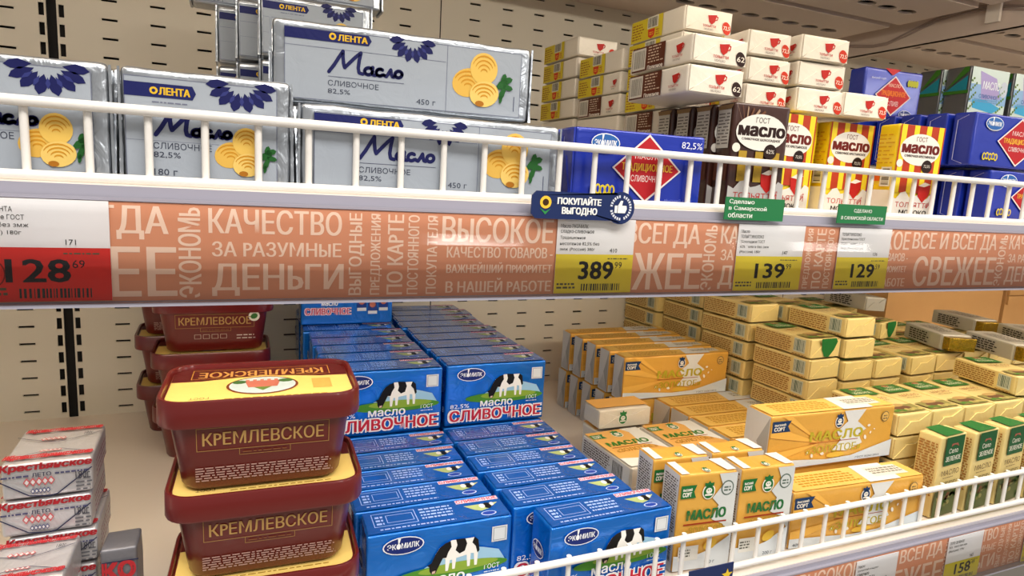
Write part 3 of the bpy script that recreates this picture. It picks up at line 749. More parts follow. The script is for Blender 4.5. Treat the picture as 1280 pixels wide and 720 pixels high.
def dairy_front(w, h, brown):
    p = Print(); X = lambda f: f*w; Y = lambda f: f*h
    if brown:
        for i in range(6):                   # swirl of milk chocolate
            pts = []
            for k in range(9):
                t = k/8; pts.append((X(.02+.10*i*(1-t)+.30*t*(.4+.12*i)), Y(.985-.16*t*(1-.08*i)-.01*i)))
            p.poly(pts+[(a+.0012, b-.0022) for a, b in pts[::-1]], 'a88a70' if i % 2 == 0 else '6e4630', 1)
        st = ['3d1d14', 'a8882c']
    else:
        p.rect(X(.01), Y(.28), X(.99), Y(.985), 'b03a20', 0)
        for i in range(4): p.rect(X(.04+.27*i), Y(.28), X(.15+.27*i), Y(.985), 'ecd030', 1)
    if brown:
        for i in range(3): p.rect(X(.14+.29*i), Y(.28), X(.28+.29*i), Y(.56), 'a8882c', 1)
    # lower pale area with a milk-splash edge
    pts = [(X(.01), Y(.02)), (X(.99), Y(.02)), (X(.99), Y(.30))]
    for k in range(11): pts.append((X(.99-.098*k), Y(.25+.035*math.sin(k*1.9)+.02*math.cos(k*.9))))
    p.poly(pts, 'ded9d0' if not brown else 'b9b6b4', 2)
    p.ell(X(.49), Y(.735), X(.44), Y(.165), 'e6e2da', 3, 28)
    c = '2a1512' if brown else '6a1a14'
    p.text('ГОСТ', X(.5), Y(.82), Y(.05), c, 4, w=X(.24), al='c')
    p.text('масло', X(.5), Y(.70), Y(.085), c, 4, w=X(.80), al='c', bold=.085)
    p.text('СЛИВОЧНОЕ ШОКОЛАДНОЕ' if brown else 'СЛИВОЧНОЕ КРЕСТЬЯНСКОЕ', X(.5), Y(.655), Y(.025), '3a2a26', 4, w=X(.68), al='c', bold=.03)
    p.ell(X(.68), Y(.565), X(.115), Y(.07), '241310', 5, 20); p.text('62%' if brown else '72,5%', X(.68), Y(.55), Y(.035), 'e0d8cc', 6, w=X(.14), al='c')
    p.ell(X(.08), Y(.585), X(.07), Y(.042), 'e2ddd2', 4, 14)
    p.poly([(X(.56), Y(.36)), (X(.84), Y(.38)), (X(.82), Y(.26)), (X(.70), Y(.18)), (X(.58), Y(.25))], 'b8201c', 4)
    p.poly([(X(.57), Y(.36)), (X(.70), Y(.40)), (X(.84), Y(.38)), (X(.70), Y(.35))], 'efe6dc', 5)
    p.text('ТОЛЬЯТТИ', X(.5), Y(.125), Y(.055), 'b8281e', 4, w=X(.78), al='c', bold=.01)
    p.text('МОЛОКО', X(.52), Y(.045), Y(.052), '2a201e', 4, w=X(.60), al='c', bold=.03)
    p.text('Новое', X(.80), Y(.13), Y(.03), 'b8281e', 4, w=X(.15), rot=.8)
    return p
UD = (0.0665, 0.0295, 0.1070)
sb = Print(); sb.rect(.0035, .062, .0245, .100, 'cfcabd', 0); sb.micro(.005, .064, .023, .098, .0032, '6a625a', 1, 5, .009, .35); sb.rect(.004, .030, .026, .050, '5e3324', 0)
sb.poly([(.001,.104),(.028,.104),(.024,.0995),(.003,.0995)], '9a7a52', 0)
kind('choco', 'butter_pack', UD, M_CHOC, [('front_print', 'F', dairy_front(UD[0], UD[2], True)), ('side_print', 'L', sb)], '', .0012)
sy_ = Print(); sy_.rect(.001, .002, .0285, .032, 'e6e0d2', 0); sy_.rect(.002, .042, .011, .056, 'd8621e', 0); sy_.rect(.012, .036, .026, .058, 'e0dac6', 1); sy_.bars(.014, .038, .024, .056, '3a3228', 2, 9, True)
sy_.micro(.003, .060, .026, .098, .0045, 'd09a1c', 1, 5, .009, .3, .3)
kind('crest', 'butter_pack', UD, M_YEL, [('front_print', 'F', dairy_front(UD[0], UD[2], False)), ('side_print', 'L', sy_)], '', .0014)

# forest-green packs
p = Print(); w, h = .091, .115
p.rect(.002, .002, w-.002, h-.002, 'cfe0dc', 0); p.rect(.002, .060, w-.002, .088, '8fb6e0', 1)
p.poly([(.020,.108),(.060,.100),(.075,.070),(.030,.066)], 'a99bd0', 2); p.poly([(.012,.052),(.060,.047),(.080,.056),(.040,.066),(.010,.064)], '3aa6d8', 2)
p.text('МАСЛО', .030, .082, .012, 'e8eef4', 3, w=.040, bold=.02); p.text('СЛИВОЧНОЕ', .024, .068, .006, '2a62a8', 3, w=.044, bold=.02)
for i in range(14): p.ell(.004+.0035*(i % 4), .050+.0035*i, .0025, .0018, '5a7a2a', 3, 6, i); p.ell(.070+.004*(i % 4), .050+.003*i, .0025, .0018, '5f8a30', 3, 6, i)
p.ell(.080, .085, .009, .012, 'c4cede', 3, 16); p.micro(.014, .062, .07, .068, .003, '6a98c8', 3, 3, .004)
ps = Print(); ps.rect(.001, .073, .040, .078, '3f7a22', 1); ps.poly([(.004,.078),(.037,.078),(.037,.100)], '1f8a9a', 1); ps.poly([(.004,.080),(.037,.106),(.037,.113),(.030,.113)], '3f7a22', 1); ps.poly([(.005,.01),(.036,.006),(.02,.035)], 'a8a9ab', 0)
kind('forest', 'butter_pack', (.091, .041, .115), M_GREY, [('front_print', 'F', p), ('side_print', 'L', ps)], '', .0016)

# blue cow cartons
def cow(p, x, y, s, l=3):
    O = [(.30,.58),(.42,.63),(.70,.62),(.86,.62),(.93,.55),(.95,.40),(.93,.05),(.88,.05),(.86,.30),(.80,.31),(.79,.05),(.74,.05),(.72,.29),(.52,.26),(.50,.05),(.45,.05),(.44,.24),(.40,.24),(.37,.03),(.32,.03),(.31,.28),(.24,.30),(.19,.16),(.13,.03),(.06,.02),(.03,.08),(.08,.24),(.12,.40),(.20,.52)]
    S = lambda pts: [(x+a*s, y+b*s) for a, b in pts]
    p.poly(S(O), 'f2f0ea', l)
    p.poly(S([(.30,.59),(.40,.62),(.42,.50),(.36,.40),(.33,.30),(.26,.30),(.20,.17),(.13,.02),(.06,.01),(.02,.08),(.01,.17),(-.03,.20),(.05,.24),(.12,.40),(.20,.52)]), '12100f', l+1)
    p.poly(S([(.50,.64),(.68,.63),(.72,.52),(.68,.38),(.58,.34),(.50,.42),(.53,.52)]), '12100f', l+1)
    p.poly(S([(.86,.63),(.94,.56),(.97,.34),(.93,.30),(.89,.44),(.82,.52)]), '12100f', l+1)
    p.poly(S([(.06,.02),(.12,.03),(.13,.08),(.07,.07)]), 'd8b8a8', l+2)
def cow_front(w, h):
    p = Print(); X = lambda f: f*w; Y = lambda f: f*h
    ekooval(p, X(.24), Y(.835), X(.135), Y(.105), 1, '16286e')
    p.poly([(X(.32), Y(.46)), (X(.52), Y(.64)), (X(.66), Y(.70)), (X(.78), Y(.66)), (X(.90), Y(.60)), (X(.95), Y(.46))], '9cc6e0', 1)
    p.ell(X(.58), Y(.44), X(.39), Y(.085), '4a8a2a', 2, 24); p.ell(X(.62), Y(.47), X(.28), Y(.06), '8aa83a', 3, 20)
    cow(p, X(.41), Y(.42), X(.36), 4)
    p.rect(X(.845), Y(.70), X(.955), Y(.89), 'd8dcde', 1); p.frame(X(.855), Y(.715), X(.945), Y(.875), .0006, '8a9098', 2)
    p.text('ГОСТ', X(.80), Y(.37), Y(.062), 'f0f2f4', 2, w=X(.11), bold=.02); p.micro(X(.80), Y(.33), X(.91), Y(.355), Y(.025), 'c8d4e4', 2, 2, .003)
    p.text('82,5%', X(.05), Y(.29), Y(.075), 'f0f2f4', 2, w=X(.18), bold=.01)
    p.text('масло', X(.34), Y(.30), Y(.095), 'f2f3f5', 4, w=X(.32), bold=.03)
    for b, c, l in ((.11, 'f2f0f0', 2), (.035, 'c22038', 3)): p.text('СЛИВОЧНОЕ', X(.05)-(.001 if l == 2 else 0), Y(.09)-(.001 if l == 2 else 0), Y(.17)+(.002 if l == 2 else 0), c, l, w=X(.90)+(.002 if l == 2 else 0), bold=b)
    return p
def cow_top(w, d):
    p = Print(); c = '9db7ee'
    p.frame(w*.07, d*.30, w*.36, d*.86, .0007, c, 1); p.micro(w*.09, d*.36, w*.14, d*.80, d*.14, c, 1, 3, .004); p.frame(w*.16, d*.42, w*.34, d*.74, .0006, c, 1)
    p.micro(w*.39, d*.28, w*.64, d*.90, d*.13, c, 1, 5, .004, .45, .2)
    p.micro(w*.10, d*.10, w*.62, d*.24, d*.085, c, 1, 7, .005, .5, .1)
    p.rect(w*.66, d*.80, w*.97, d*.96, 'e8d4e4', 1); p.text('СЛИВОЧНОЕ', w*.665, d*.82, d*.12, 'c2304a', 2, w=w*.30, bold=.03)
    p.poly([(w*.70, d*.66), (w*.95, d*.66), (w*.86, d*.42), (w*.80, d*.36), (w*.76, d*.44)], 'a8b878', 1)
    p.ell(w*.865, d*.56, w*.028, d*.14, '14120f', 2, 10); p.ell(w*.825, d*.56, w*.022, d*.10, 'e8e6e0', 3, 8); p.ell(w*.90, d*.60, w*.015, d*.08, 'e8e6e0', 3, 8)
    p.ell(w*.84, d*.22, w*.055, d*.10, 'b8c8f0', 1, 14); p.ell(w*.84, d*.22, w*.047, d*.075, '2040a0', 2, 14)
    return p
CW = (0.1475, 0.0435, 0.0864)
M_INDIGO = mat('deep_blue_carton_top', '1a3c9a', 0.28, 0.1, 0.3, 40, 0.5)
ct1 = cow_top(CW[0], CW[1]); ct1.rect(.003, .002, CW[0]-.003, CW[1]-.002, mat('blue_top_panel', '1264c8', .20, .4, 1.4, 30, .6), 0)
ps = Print(); ekooval(ps, .020, .052, .012, .009, 1, '16286e'); ps.text('8', .034, .02, .008, 'f0f2f4', 1)
kind('cow', 'butter_carton', CW, M_CYAN, [('front_print', 'F', cow_front(CW[0], CW[2])), ('top_print', 'T', ct1), ('side_print', 'L', ps)], '', .0014)
kind('cow_hidden', 'butter_carton', CW, M_CYAN, [], '', .0014, 1)
p = Print(); w, h = CW[0], CW[2]
cow(p, w*.22, h*.50, w*.26, 4); p.ell(w*.35, h*.50, w*.17, h*.05, '8aa83a', 2, 20); p.poly([(w*.17,h*.5),(w*.30,h*.66),(w*.44,h*.66),(w*.55,h*.5)], 'c8dce0', 1)
p.text('масло', w*.22, h*.37, h*.08, 'f2f3f5', 2, w=w*.17, bold=.03); p.text('СЛИВОЧНОЕ', w*.05, h*.20, h*.13, 'f0d0dc', 2, w=w*.48, bold=.10); p.text('СЛИВОЧНОЕ', w*.055, h*.205, h*.12, 'c83a5a', 3, w=w*.47, bold=.02)
for i, (a, b, c) in enumerate(((.60, .26, '1c3a8a'), (.72, .20, '24408c'), (.84, .26, '1c3a8a'))):
    p.rect(w*a, h*b, w*(a+.10), h*(b+.36), c, 1+i % 2); p.rect(w*a, h*b, w*(a+.10), h*(b+.06), 'd8dce4', 3); p.ell(w*(a+.05), h*(b+.18), w*.035, h*.06, 'b86a5a', 3, 10); p.rect(w*(a+.005), h*(b+.36), w*(a+.095), h*(b+.44), 'a8ccea', 2)
kind('cow_side', 'butter_carton', CW, M_CYAN, [('front_print', 'F', p)], '', .0014, 1)

# orange "gold" packs
def badge(p, cx, cy, s, c, l=3):            # round-bodied emblem under a little hat
    p.ell(cx, cy, s*.62, s*.70, 'eee9dc', l, 18); p.ell(cx, cy-s*.02, s*.52, s*.60, c, l+1, 18)
    p.poly([(cx-s*.42, cy+s*.48), (cx+s*.42, cy+s*.48), (cx+s*.46, cy+s*.82), (cx+s*.16, cy+s*.76), (cx, cy+s*.98), (cx-s*.16, cy+s*.76), (cx-s*.46, cy+s*.82)], c, l+1)
    p.ell(cx, cy+s*.08, s*.30, s*.26, 'e8e4d8', l+2, 14); p.ell(cx-s*.10, cy+s*.14, s*.05, s*.07, c, l+3, 8); p.ell(cx+s*.10, cy+s*.14, s*.05, s*.07, c, l+3, 8)
    p.rect(cx-s*.36, cy-s*.36, cx+s*.36, cy-s*.20, 'e8e4d8', l+2)
def ribbon(p, x, y, w, h, c, l=3):
    p.poly([(x, y), (x+w, y), (x+w*.84, y+h*.5), (x+w, y+h), (x, y+h)], c, l)
    p.text('ВЫСШИЙ', x+w*.12, y+h*.58, h*.22, 'eee9dc', l+1, w=w*.58, bold=.03); p.text('СОРТ', x+w*.12, y+h*.14, h*.34, 'eee9dc', l+1, w=w*.56, bold=.04)
def gold_front(w, h, c='16375f', tall=False):
    p = Print(); X = lambda f: f*w; Y = lambda f: f*h
    if not tall:
        for i in range(7):                   # sun rays
            a0, a1 = 2.0+.30*i, 2.13+.30*i
            cx, cy = X(.40), Y(.42)
            q = lambda a: (max(X(.005), min(X(.60), cx+X(.6)*math.cos(a))), max(Y(.12), min(Y(.98), cy+X(.6)*math.sin(a))))
            p.poly([(cx, cy), q(a0), q(a1)], 'eab452', 1)
        p.poly([(X(.56), Y(.98)), (X(.74), Y(.98)), (X(.68), Y(.76)), (X(.76), Y(.60)), (X(.70), Y(.52)), (X(.74), Y(.34)), (X(.62), Y(.22)), (X(.50), Y(.26)), (X(.56), Y(.44)), (X(.52), Y(.60)), (X(.60), Y(.78))], 'd9dad8', 2)
        p.poly([(X(.005), Y(.02)), (X(.995), Y(.02)), (X(.995), Y(.34)), (X(.84), Y(.24)), (X(.66), Y(.12)), (X(.46), Y(.10)), (X(.24), Y(.15)), (X(.005), Y(.19))], 'd3dbe0', 2)
        for i, (a, b, r) in enumerate(((.78, .66, .008), (.80, .52, .006), (.76, .44, .010), (.83, .58, .004), (.30, .26, .006), (.34, .20, .009), (.42, .22, .010))): p.ell(X(a), Y(b), X(r)*1.6, X(r), 'e6e2d6', 3, 10, i)
        ribbon(p, X(.01), Y(.70), X(.14), Y(.20), c)
        badge(p, X(.53), Y(.79), Y(.165), c)
        p.text('МАСЛО', X(.31), Y(.47), Y(.17), 'b8a82e', 4, w=X(.42), bold=.05); p.rect(X(.31), Y(.425), X(.70), Y(.437), 'a04018', 4)
        p.text('«ЗОЛОТОЕ»', X(.29), Y(.23), Y(.14), 'b8a82e', 4, w=X(.44), bold=.02)
        p.ell(X(.53), Y(.17), X(.075), Y(.05), 'e2b640', 4, 14)
        p.ell(X(.91), Y(.80), X(.032), Y(.10), '7a6a4a', 3, 18); p.ell(X(.91), Y(.80), X(.027), Y(.085), 'e0b25c', 4, 18); p.micro(X(.893), Y(.75), X(.927), Y(.85), Y(.05), '7a6a4a', 5, 2, .003)
        p.text('ГОСТ 32261-2013', X(.70), Y(.05), Y(.035), '3a4a5a', 4, w=X(.20)); p.text('400 г', X(.03), Y(.05), Y(.05), '3a4a5a', 4, w=X(.08))
    else:
        p.poly([(X(.66), Y(.98)), (X(.98), Y(.98)), (X(.98), Y(.30)), (X(.80), Y(.46)), (X(.60), Y(.52)), (X(.70), Y(.66)), (X(.58), Y(.74)), (X(.74), Y(.86))], 'cfd2d0', 1)
        p.poly([(X(.01), Y(.02)), (X(.98), Y(.02)), (X(.98), Y(.34)), (X(.60), Y(.20)), (X(.3), Y(.15)), (X(.01), Y(.18))], 'd8dde0', 2)
        ribbon(p, X(.03), Y(.76), X(.26), Y(.13), c); badge(p, X(.50), Y(.81), X(.175), c)
        p.ell(X(.82), Y(.83), X(.11), X(.12), '5a6a60', 3, 20); p.ell(X(.82), Y(.83), X(.09), X(.10), 'cfd2d0', 4, 20); p.micro(X(.76), Y(.80), X(.88), Y(.86), Y(.03), '5a6a60', 5, 2, .004)
        p.text('МАСЛО', X(.17), Y(.535), Y(.10), c, 4, w=X(.66), bold=.05); p.rect(X(.12), Y(.485), X(.86), Y(.50), '9a3018', 4); p.text('«ЗОЛОТОЕ»', X(.16), Y(.39), Y(.075), 'b8982e', 4, w=X(.70), bold=.02)
        p.ell(X(.62), Y(.26), X(.12), Y(.05), 'e2b640', 4, 14, .4); p.rect(X(.08), Y(.12), X(.42), Y(.27), 'e2e0d8', 4); p.micro(X(.10), Y(.14), X(.28), Y(.25), Y(.03), '6a6a60', 5, 2, .004)
        p.text('200 г', X(.55), Y(.06), Y(.035), '3a4a5a', 4, w=X(.18))
    return p
def gold_top(w, d):
    p = Print(); p.rect(.003, .002, w-.003, d-.002, 'dfb65e', 0)
    p.micro(w*.10, d*.16, w*.56, d*.86, d*.13, 'b07c14', 1, 6, .006, .5, .15)
    p.poly([(w*.56,d*.02),(w*.80,d*.02),(w*.84,d*.98),(w*.60,d*.98)], 'd6d8d8', 2); p.rect(w*.66, d*.25, w*.92, d*.80, 'd8d4c8', 3); p.micro(w*.67, d*.30, w*.91, d*.75, d*.12, '7a7468', 4, 4, .005)
    return p
GW = (0.215, 0.0445, 0.0735)
sg = Print(); sg.rect(.001, .001, .0435, .0725, M_GREYW, 0); sg.poly([(.002,.003),(.0425,.003),(.022,.030)], mat('grey_fold', 'c2c0bb', .4, .1, .2, 40), 1); sg.poly([(.0425,.071),(.0425,.004),(.0415,.004),(.0235,.034)], 'a6a49e', 2)
kind('gold_long', 'butter_pack', GW, M_GOLD, [('front_print', 'F', gold_front(GW[0], GW[2])), ('top_print', 'T', gold_top(GW[0], GW[1])), ('side_print', 'L', sg)], '', .0012)
VD = (0.0745, 0.033, 0.1160)
sv = Print(); sv.rect(.001, .001, .032, .115, M_GREYW, 0); sv.micro(.004, .045, .030, .110, .0030, '4a3c34', 1, 8, .005, .5, .1); sv.bars(.005, .012, .028, .040, '2a2622', 1, 7, True)
tv = Print(); tv.rect(.002, .001, .012, .032, 'e2ddd4', 0); tv.poly([(.060,.002),(.072,.002),(.072,.031),(.055,.031)], 'dcdad4', 1); badge(tv, .036, .006, .007, '1d6a34', 1)
kind('gold_tall', 'butter_pack', VD, M_GOLD, [('front_print', 'F', gold_front(VD[0], VD[2], '1d6a34', True)), ('side_print', 'L', sv), ('top_print', 'T', tv)], '', .0014)
GW2 = (0.215, 0.0310, 0.0735)
sg2 = Print(); sg2.rect(.001, .001, .030, .0725, M_GREYW, 0); sg2.poly([(.002,.003),(.029,.003),(.015,.030)], mat('grey_fold', 'c2c0bb'), 1); sg2.poly([(.029,.071),(.029,.004),(.028,.004),(.0165,.034)], 'a6a49e', 2)
kind('gold_slim', 'butter_pack', GW2, M_GOLD, [('front_print', 'F', gold_front(GW2[0], GW2[2])), ('top_print', 'T', gold_top(GW2[0], GW2[1])), ('side_print', 'L', sg2)], '', .0012)
SD = (0.092, 0.116, 0.032)
ts = gold_front(.116, .092, '1d6a34', False)    # artwork reads from the left-hand long side
class Rot(Print): pass
def rot_top(pr, w, d):                       # turn a w'=d by h'=w layout a quarter to lie along the depth
    q = Print(); q.v = [(v, d-u, l) for u, v, l in pr.v]; q.f = [f[:] for f in pr.f]; q.m = pr.m[:]; q.mats = pr.mats[:]; return q
def flat_gold_top(w, d):
    p = Print(); X = lambda f: f*w; Y = lambda f: f*d
    p.poly([(X(.02), Y(.02)), (X(.98), Y(.02)), (X(.98), Y(.20)), (X(.5), Y(.16)), (X(.02), Y(.24))], 'dedcd4', 1)
    p.poly([(X(.66), Y(.98)), (X(.98), Y(.98)), (X(.98), Y(.30)), (X(.80), Y(.46)), (X(.60), Y(.52)), (X(.70), Y(.66)), (X(.74), Y(.86))], 'dcdad2', 1)
    ribbon(p, X(.03), Y(.78), X(.24), Y(.12), '2f7a3c'); badge(p, X(.50), Y(.84), X(.15), '2f7a3c')
    p.text('МАСЛО', X(.12), Y(.54), Y(.11), '3f7a2c', 4, w=X(.72), bold=.05); p.rect(X(.12), Y(.49), X(.84), Y(.505), '9a5018', 4); p.text('«ЗОЛОТОЕ»', X(.12), Y(.37), Y(.09), 'b8862e', 4, w=X(.72), bold=.02)
    return p
ss = Print(); ss.rect(.002, .002, SD[1]-.002, SD[2]-.002, 'dcd8ce', 0); ss.micro(.006, .006, SD[1]*.62, SD[2]-.004, .0034, '4a3228', 1, 8, .005, .5, .15); ss.bars(SD[1]*.66, .005, SD[1]*.86, SD[2]-.006, '2a2622', 1, 6)
kind('gold_flat', 'butter_pack', SD, mat('white_gold_wrap', 'e4dccb', .35, .1, .4, 50, .3), [('top_print', 'T', None or flat_gold_top(SD[0], SD[1])), ('side_print', 'L', ss)], 'F', .0022)
ge = Print(); badge(ge, SD[0]*.45, SD[2]*.46, .013, '2f7a3c', 5)
SE = (0.092, 0.046, 0.030)
kind('gold_flat_end', 'butter_pack', SE, mat('white_gold_wrap', 'e4dccb'), [('end_print', 'F', ge), ], 'F', .0022)
# add orange ground to the flat tops
for key, dd in (('gold_flat', SD), ('gold_flat_end', SE)):
    pp = Print(); pp.poly([(dd[0]*.02, dd[1]*.20), (dd[0]*.98, dd[1]*.16), (dd[0]*.98, dd[1]*.98), (dd[0]*.02, dd[1]*.98)], 'e2ab5c', 0)
    KIND[key]['prints'].append(('top_panel', pp.mesh('top_panel', faces_of(*dd)['T'])))

# cream packs
def cream_side(L, h, seed=4):
    p = Print()
    p.micro(.006, h*.12, L*.70, h*.90, h*.105, '9c6a2c', 1, seed, .006, .48, .06)
    p.rect(L*.74, h*.22, L*.93, h*.88, 'cfd2bc', 1); p.bars(L*.75, h*.28, L*.92, h*.84, '24483c', 2, 8); p.micro(L*.72, h*.06, L*.95, h*.16, h*.07, '8a5a2a', 1, 3, .005)
    return p
def cream_top(w, d):
    p = Print(); X = lambda f: f*w; Y = lambda f: f*d
    p.rect(X(.16), Y(.66), X(.86), Y(.95), '2c6a2a', 1); p.text('Село', X(.40), Y(.82), Y(.07), 'd8dcb8', 2, w=X(.26)); p.text('ЗЕЛЕНОЕ', X(.24), Y(.72), Y(.07), 'd8dcb8', 2, w=X(.52), bold=.02)
    p.ell(X(.5), Y(.90), X(.12), Y(.025), 'b86a4a', 2, 10)
    p.text('МАСЛО', X(.20), Y(.50), Y(.07), '8a3020', 1, w=X(.56)); p.micro(X(.24), Y(.44), X(.70), Y(.47), Y(.025), '8a6a40', 1, 2, .004)
    p.rect(X(.06), Y(.05), X(.94), Y(.27), '8a8048', 1); p.ell(X(.48), Y(.18), X(.26), Y(.06), '6a4830', 2, 12); p.ell(X(.46), Y(.26), X(.22), Y(.05), 'b09058', 3, 12)
    for i in range(7): p.ell(X(.14+.115*i), Y(.09+.02*(i % 2)), X(.06), Y(.03), '4f7a2c' if i < 3 else 'b8a860', 4, 8)
    return p
KD = (0.0690, 0.1130, 0.0325)
kind('cream', 'butter_pack', KD, M_CREAM, [('side_print', 'L', cream_side(KD[1], KD[2])), ('top_print', 'T', cream_top(KD[0], KD[1]))], 'F', .0018)
eg = Print(); w, h = KD[0], KD[2]; eg.poly([(w*.33,h*.98),(w*.80,h*.98),(w*.86,h*.80),(w*.76,h*.40),(w*.60,h*.06),(w*.46,h*.10),(w*.36,h*.45)], '14682a', 5)
kind('cream_green_end', 'butter_pack', KD, M_CREAM, [('side_print', 'L', cream_side(KD[1], KD[2], 9)), ('top_print', 'T', cream_top(KD[0], KD[1])), ('end_print', 'F', eg)], 'F', .0022)
def cream_front(w, h):
    p = Print(); X = lambda f: f*w; Y = lambda f: f*h
    p.rect(X(.16), Y(.64), X(.84), Y(.985), '14522a', 1)
    for i in range(7): p.poly([(X(.36+.04*i), Y(.865+.02*math.sin(i*.5))), (X(.41+.04*i), Y(.865+.02*math.sin(i*.5+.5))), (X(.41+.03*i), Y(.90)), (X(.38+.03*i), Y(.90))], 'a85a4a', 2)
    p.text('Село', X(.30), Y(.785), Y(.06), 'e6e2d0', 2, w=X(.34)); p.text('ЗЕЛЕНОЕ', X(.22), Y(.69), Y(.06), 'e6e2d0', 2, w=X(.56), bold=.02)
    p.text('МАСЛО', X(.14), Y(.52), Y(.065), '4a2a18', 2, w=X(.66), bold=.01); p.micro(X(.22), Y(.485), X(.62), Y(.50), Y(.014), '6a4a30', 2, 2, .003)
    p.rect(X(.02), Y(.02), X(.98), Y(.34), '5c6438', 1)
    for i in range(26):
        r = random.Random(i); p.ell(X(.08+.84*r.random()), Y(.06+.26*r.random()), X(.07), Y(.03), r.choice(['3e5426', '7a7a40', '8a5a38', '4a6a2a', '9a9258']), 2, 7, r.random()*3)
    p.ell(X(.45), Y(.36), X(.28), Y(.035), '8a6a48', 3, 14); p.micro(X(.2), Y(.40), X(.8), Y(.45), Y(.02), '8a7a4a', 2, 5, .006)
    return p
UK = (0.0625, 0.0330, 0.1170)
sk = Print(); sk.micro(.004, .030, .029, .108, .0036, 'a06c30', 1, 6, .006, .55, .05)
tk = Print(); tk.poly([(.010,.001),(.0525,.001),(.048,.0325),(.016,.0325)], '14682a', 1)
kind('cream_tall', 'butter_pack', UK, M_CREAM, [('front_print', 'F', cream_front(UK[0], UK[2])), ('side_print', 'L', sk), ('top_print', 'T', tk)], '', .0018)

# silver packs with a gold foil end
SV = (0.055, 0.105, 0.030)
sp = Print(); sp.micro(.018, .006, .080, .026, .0040, '2a2624', 1, 6, .008, .55, .25)
tp = Print(); tp.micro(.010, .02, .045, .080, .0065, '5a5650', 1, 6, .008, .45, .35)
kind('silver', 'butter_pack', SV, M_SILV, [('side_print', 'L', sp), ('top_print', 'T', tp)], 'F', .0014)

# folk-pattern packs
def diamonds(p, x, y, w, h, c, l=2, n=5):
    for i in range(n):
        cx = x+w*(i+.5)/n; r = w/n*.62
        p.poly([(cx-r, y+h/2), (cx, y), (cx+r, y+h/2), (cx, y+h)], c, l); p.poly([(cx-r*.6, y+h/2), (cx, y+h*.2), (cx+r*.6, y+h/2), (cx, y+h*.8)], 'd0cdcc', l+1)
def krest(w, h, top):
    p = Print(); X = lambda f: f*w; Y = lambda f: f*h
    def line(pts, t=.0007, c='232848', l=1):
        for a, b in zip(pts, pts[1:]):
            dx, dy = b[0]-a[0], b[1]-a[1]; L = math.hypot(dx, dy); nx, ny = -dy/L*t/2, dx/L*t/2
            p.poly([(a[0]+nx, a[1]+ny), (b[0]+nx, b[1]+ny), (b[0]-nx, b[1]-ny), (a[0]-nx, a[1]-ny)], c, l)
    if top:
        line([(X(.01), Y(.72)), (X(.20), Y(.62)), (X(.50), Y(.50)), (X(.80), Y(.62)), (X(.99), Y(.72))]); line([(X(.01), Y(.10)), (X(.45), Y(.30)), (X(.6), Y(.30)), (X(.99), Y(.12))])
        p.text('Крестьянское', X(.08), Y(.80), Y(.13), 'ae2a30', 2, w=X(.88), bold=.06, shear=.15)
        p.text('Крестьянское', X(.02), Y(.07), Y(.14), 'ae2a30', 2, w=X(.94), bold=.06, shear=.15)
        p.text('180г', X(.78), Y(.66), Y(.08), '4a4a50', 2, w=X(.10)); diamonds(p, X(.30), Y(.56), X(.28), Y(.10), 'c0686a'); diamonds(p, X(.36), Y(.24), X(.24), Y(.07), 'c0686a')
    else:
        p.text('Крестьянское', X(.01), Y(.76), Y(.23), 'a3222a', 2, w=X(.97), bold=.05, shear=.15)
        p.micro(X(.02), Y(.62), X(.32), Y(.71), Y(.08), '4a4a6a', 1, 2, .003, .6); p.text('ЛЕТО', X(.34), Y(.61), Y(.11), '232848', 2, w=X(.20), bold=.02); p.micro(X(.58), Y(.62), X(.95), Y(.71), Y(.08), '4a4a6a', 1, 3, .003, .6)
        line([(X(.01), Y(.55)), (X(.30), Y(.12)), (X(.52), Y(.06)), (X(.60), Y(.10)), (X(.98), Y(.72))], .0009)
        diamonds(p, X(.25), Y(.36), X(.32), Y(.24), 'c05a5e'); diamonds(p, X(.32), Y(.16), X(.20), Y(.15), '4a4f7a')
        p.micro(X(.80), Y(.08), X(.98), Y(.52), Y(.10), '5a5a60', 1, 7, .006, .4, .3)
    return p
def krest_front2(w, h):
    p = krest(w, h, False); p.text('180г', w*.80, h*.44, h*.20, '33333c', 3, w=w*.16); return p
KR = (0.0610, 0.0760, 0.0305)
sr = Print(); sr.micro(.010, .006, .066, .026, .0045, 'a07080', 1, 4, .005, .4, .4)
kind('folk', 'butter_pack', KR, M_KREST, [('front_print', 'F', krest_front2(KR[0], KR[2])), ('top_print', 'T', krest(KR[0], KR[1], True)), ('side_print', 'R', sr)], '', .0016)
KR2 = (0.0610, 0.0600, 0.0305)
kind('folk_short', 'butter_pack', KR2, M_KREST, [('front_print', 'F', krest_front2(KR2[0], KR2[2])), ('top_print', 'T', krest(KR2[0], KR2[1], True))], '', .0016)
KR3 = (0.028, 0.034, 0.1040)
p = Print(); p.text('КО', .003, .078, .014, 'ae2a30', 2, w=.022, bold=.06); diamonds(p, .004, .068, .020, .008, '4a4f7a'); p.rect(.002, .092, .028, .093, '232848', 1)
kind('folk_stand', 'butter_pack', KR3, mat('dull_grey_paper', '77767c', .4, .3, .3, 45), [('front_print', 'F', p)], '', .0016)

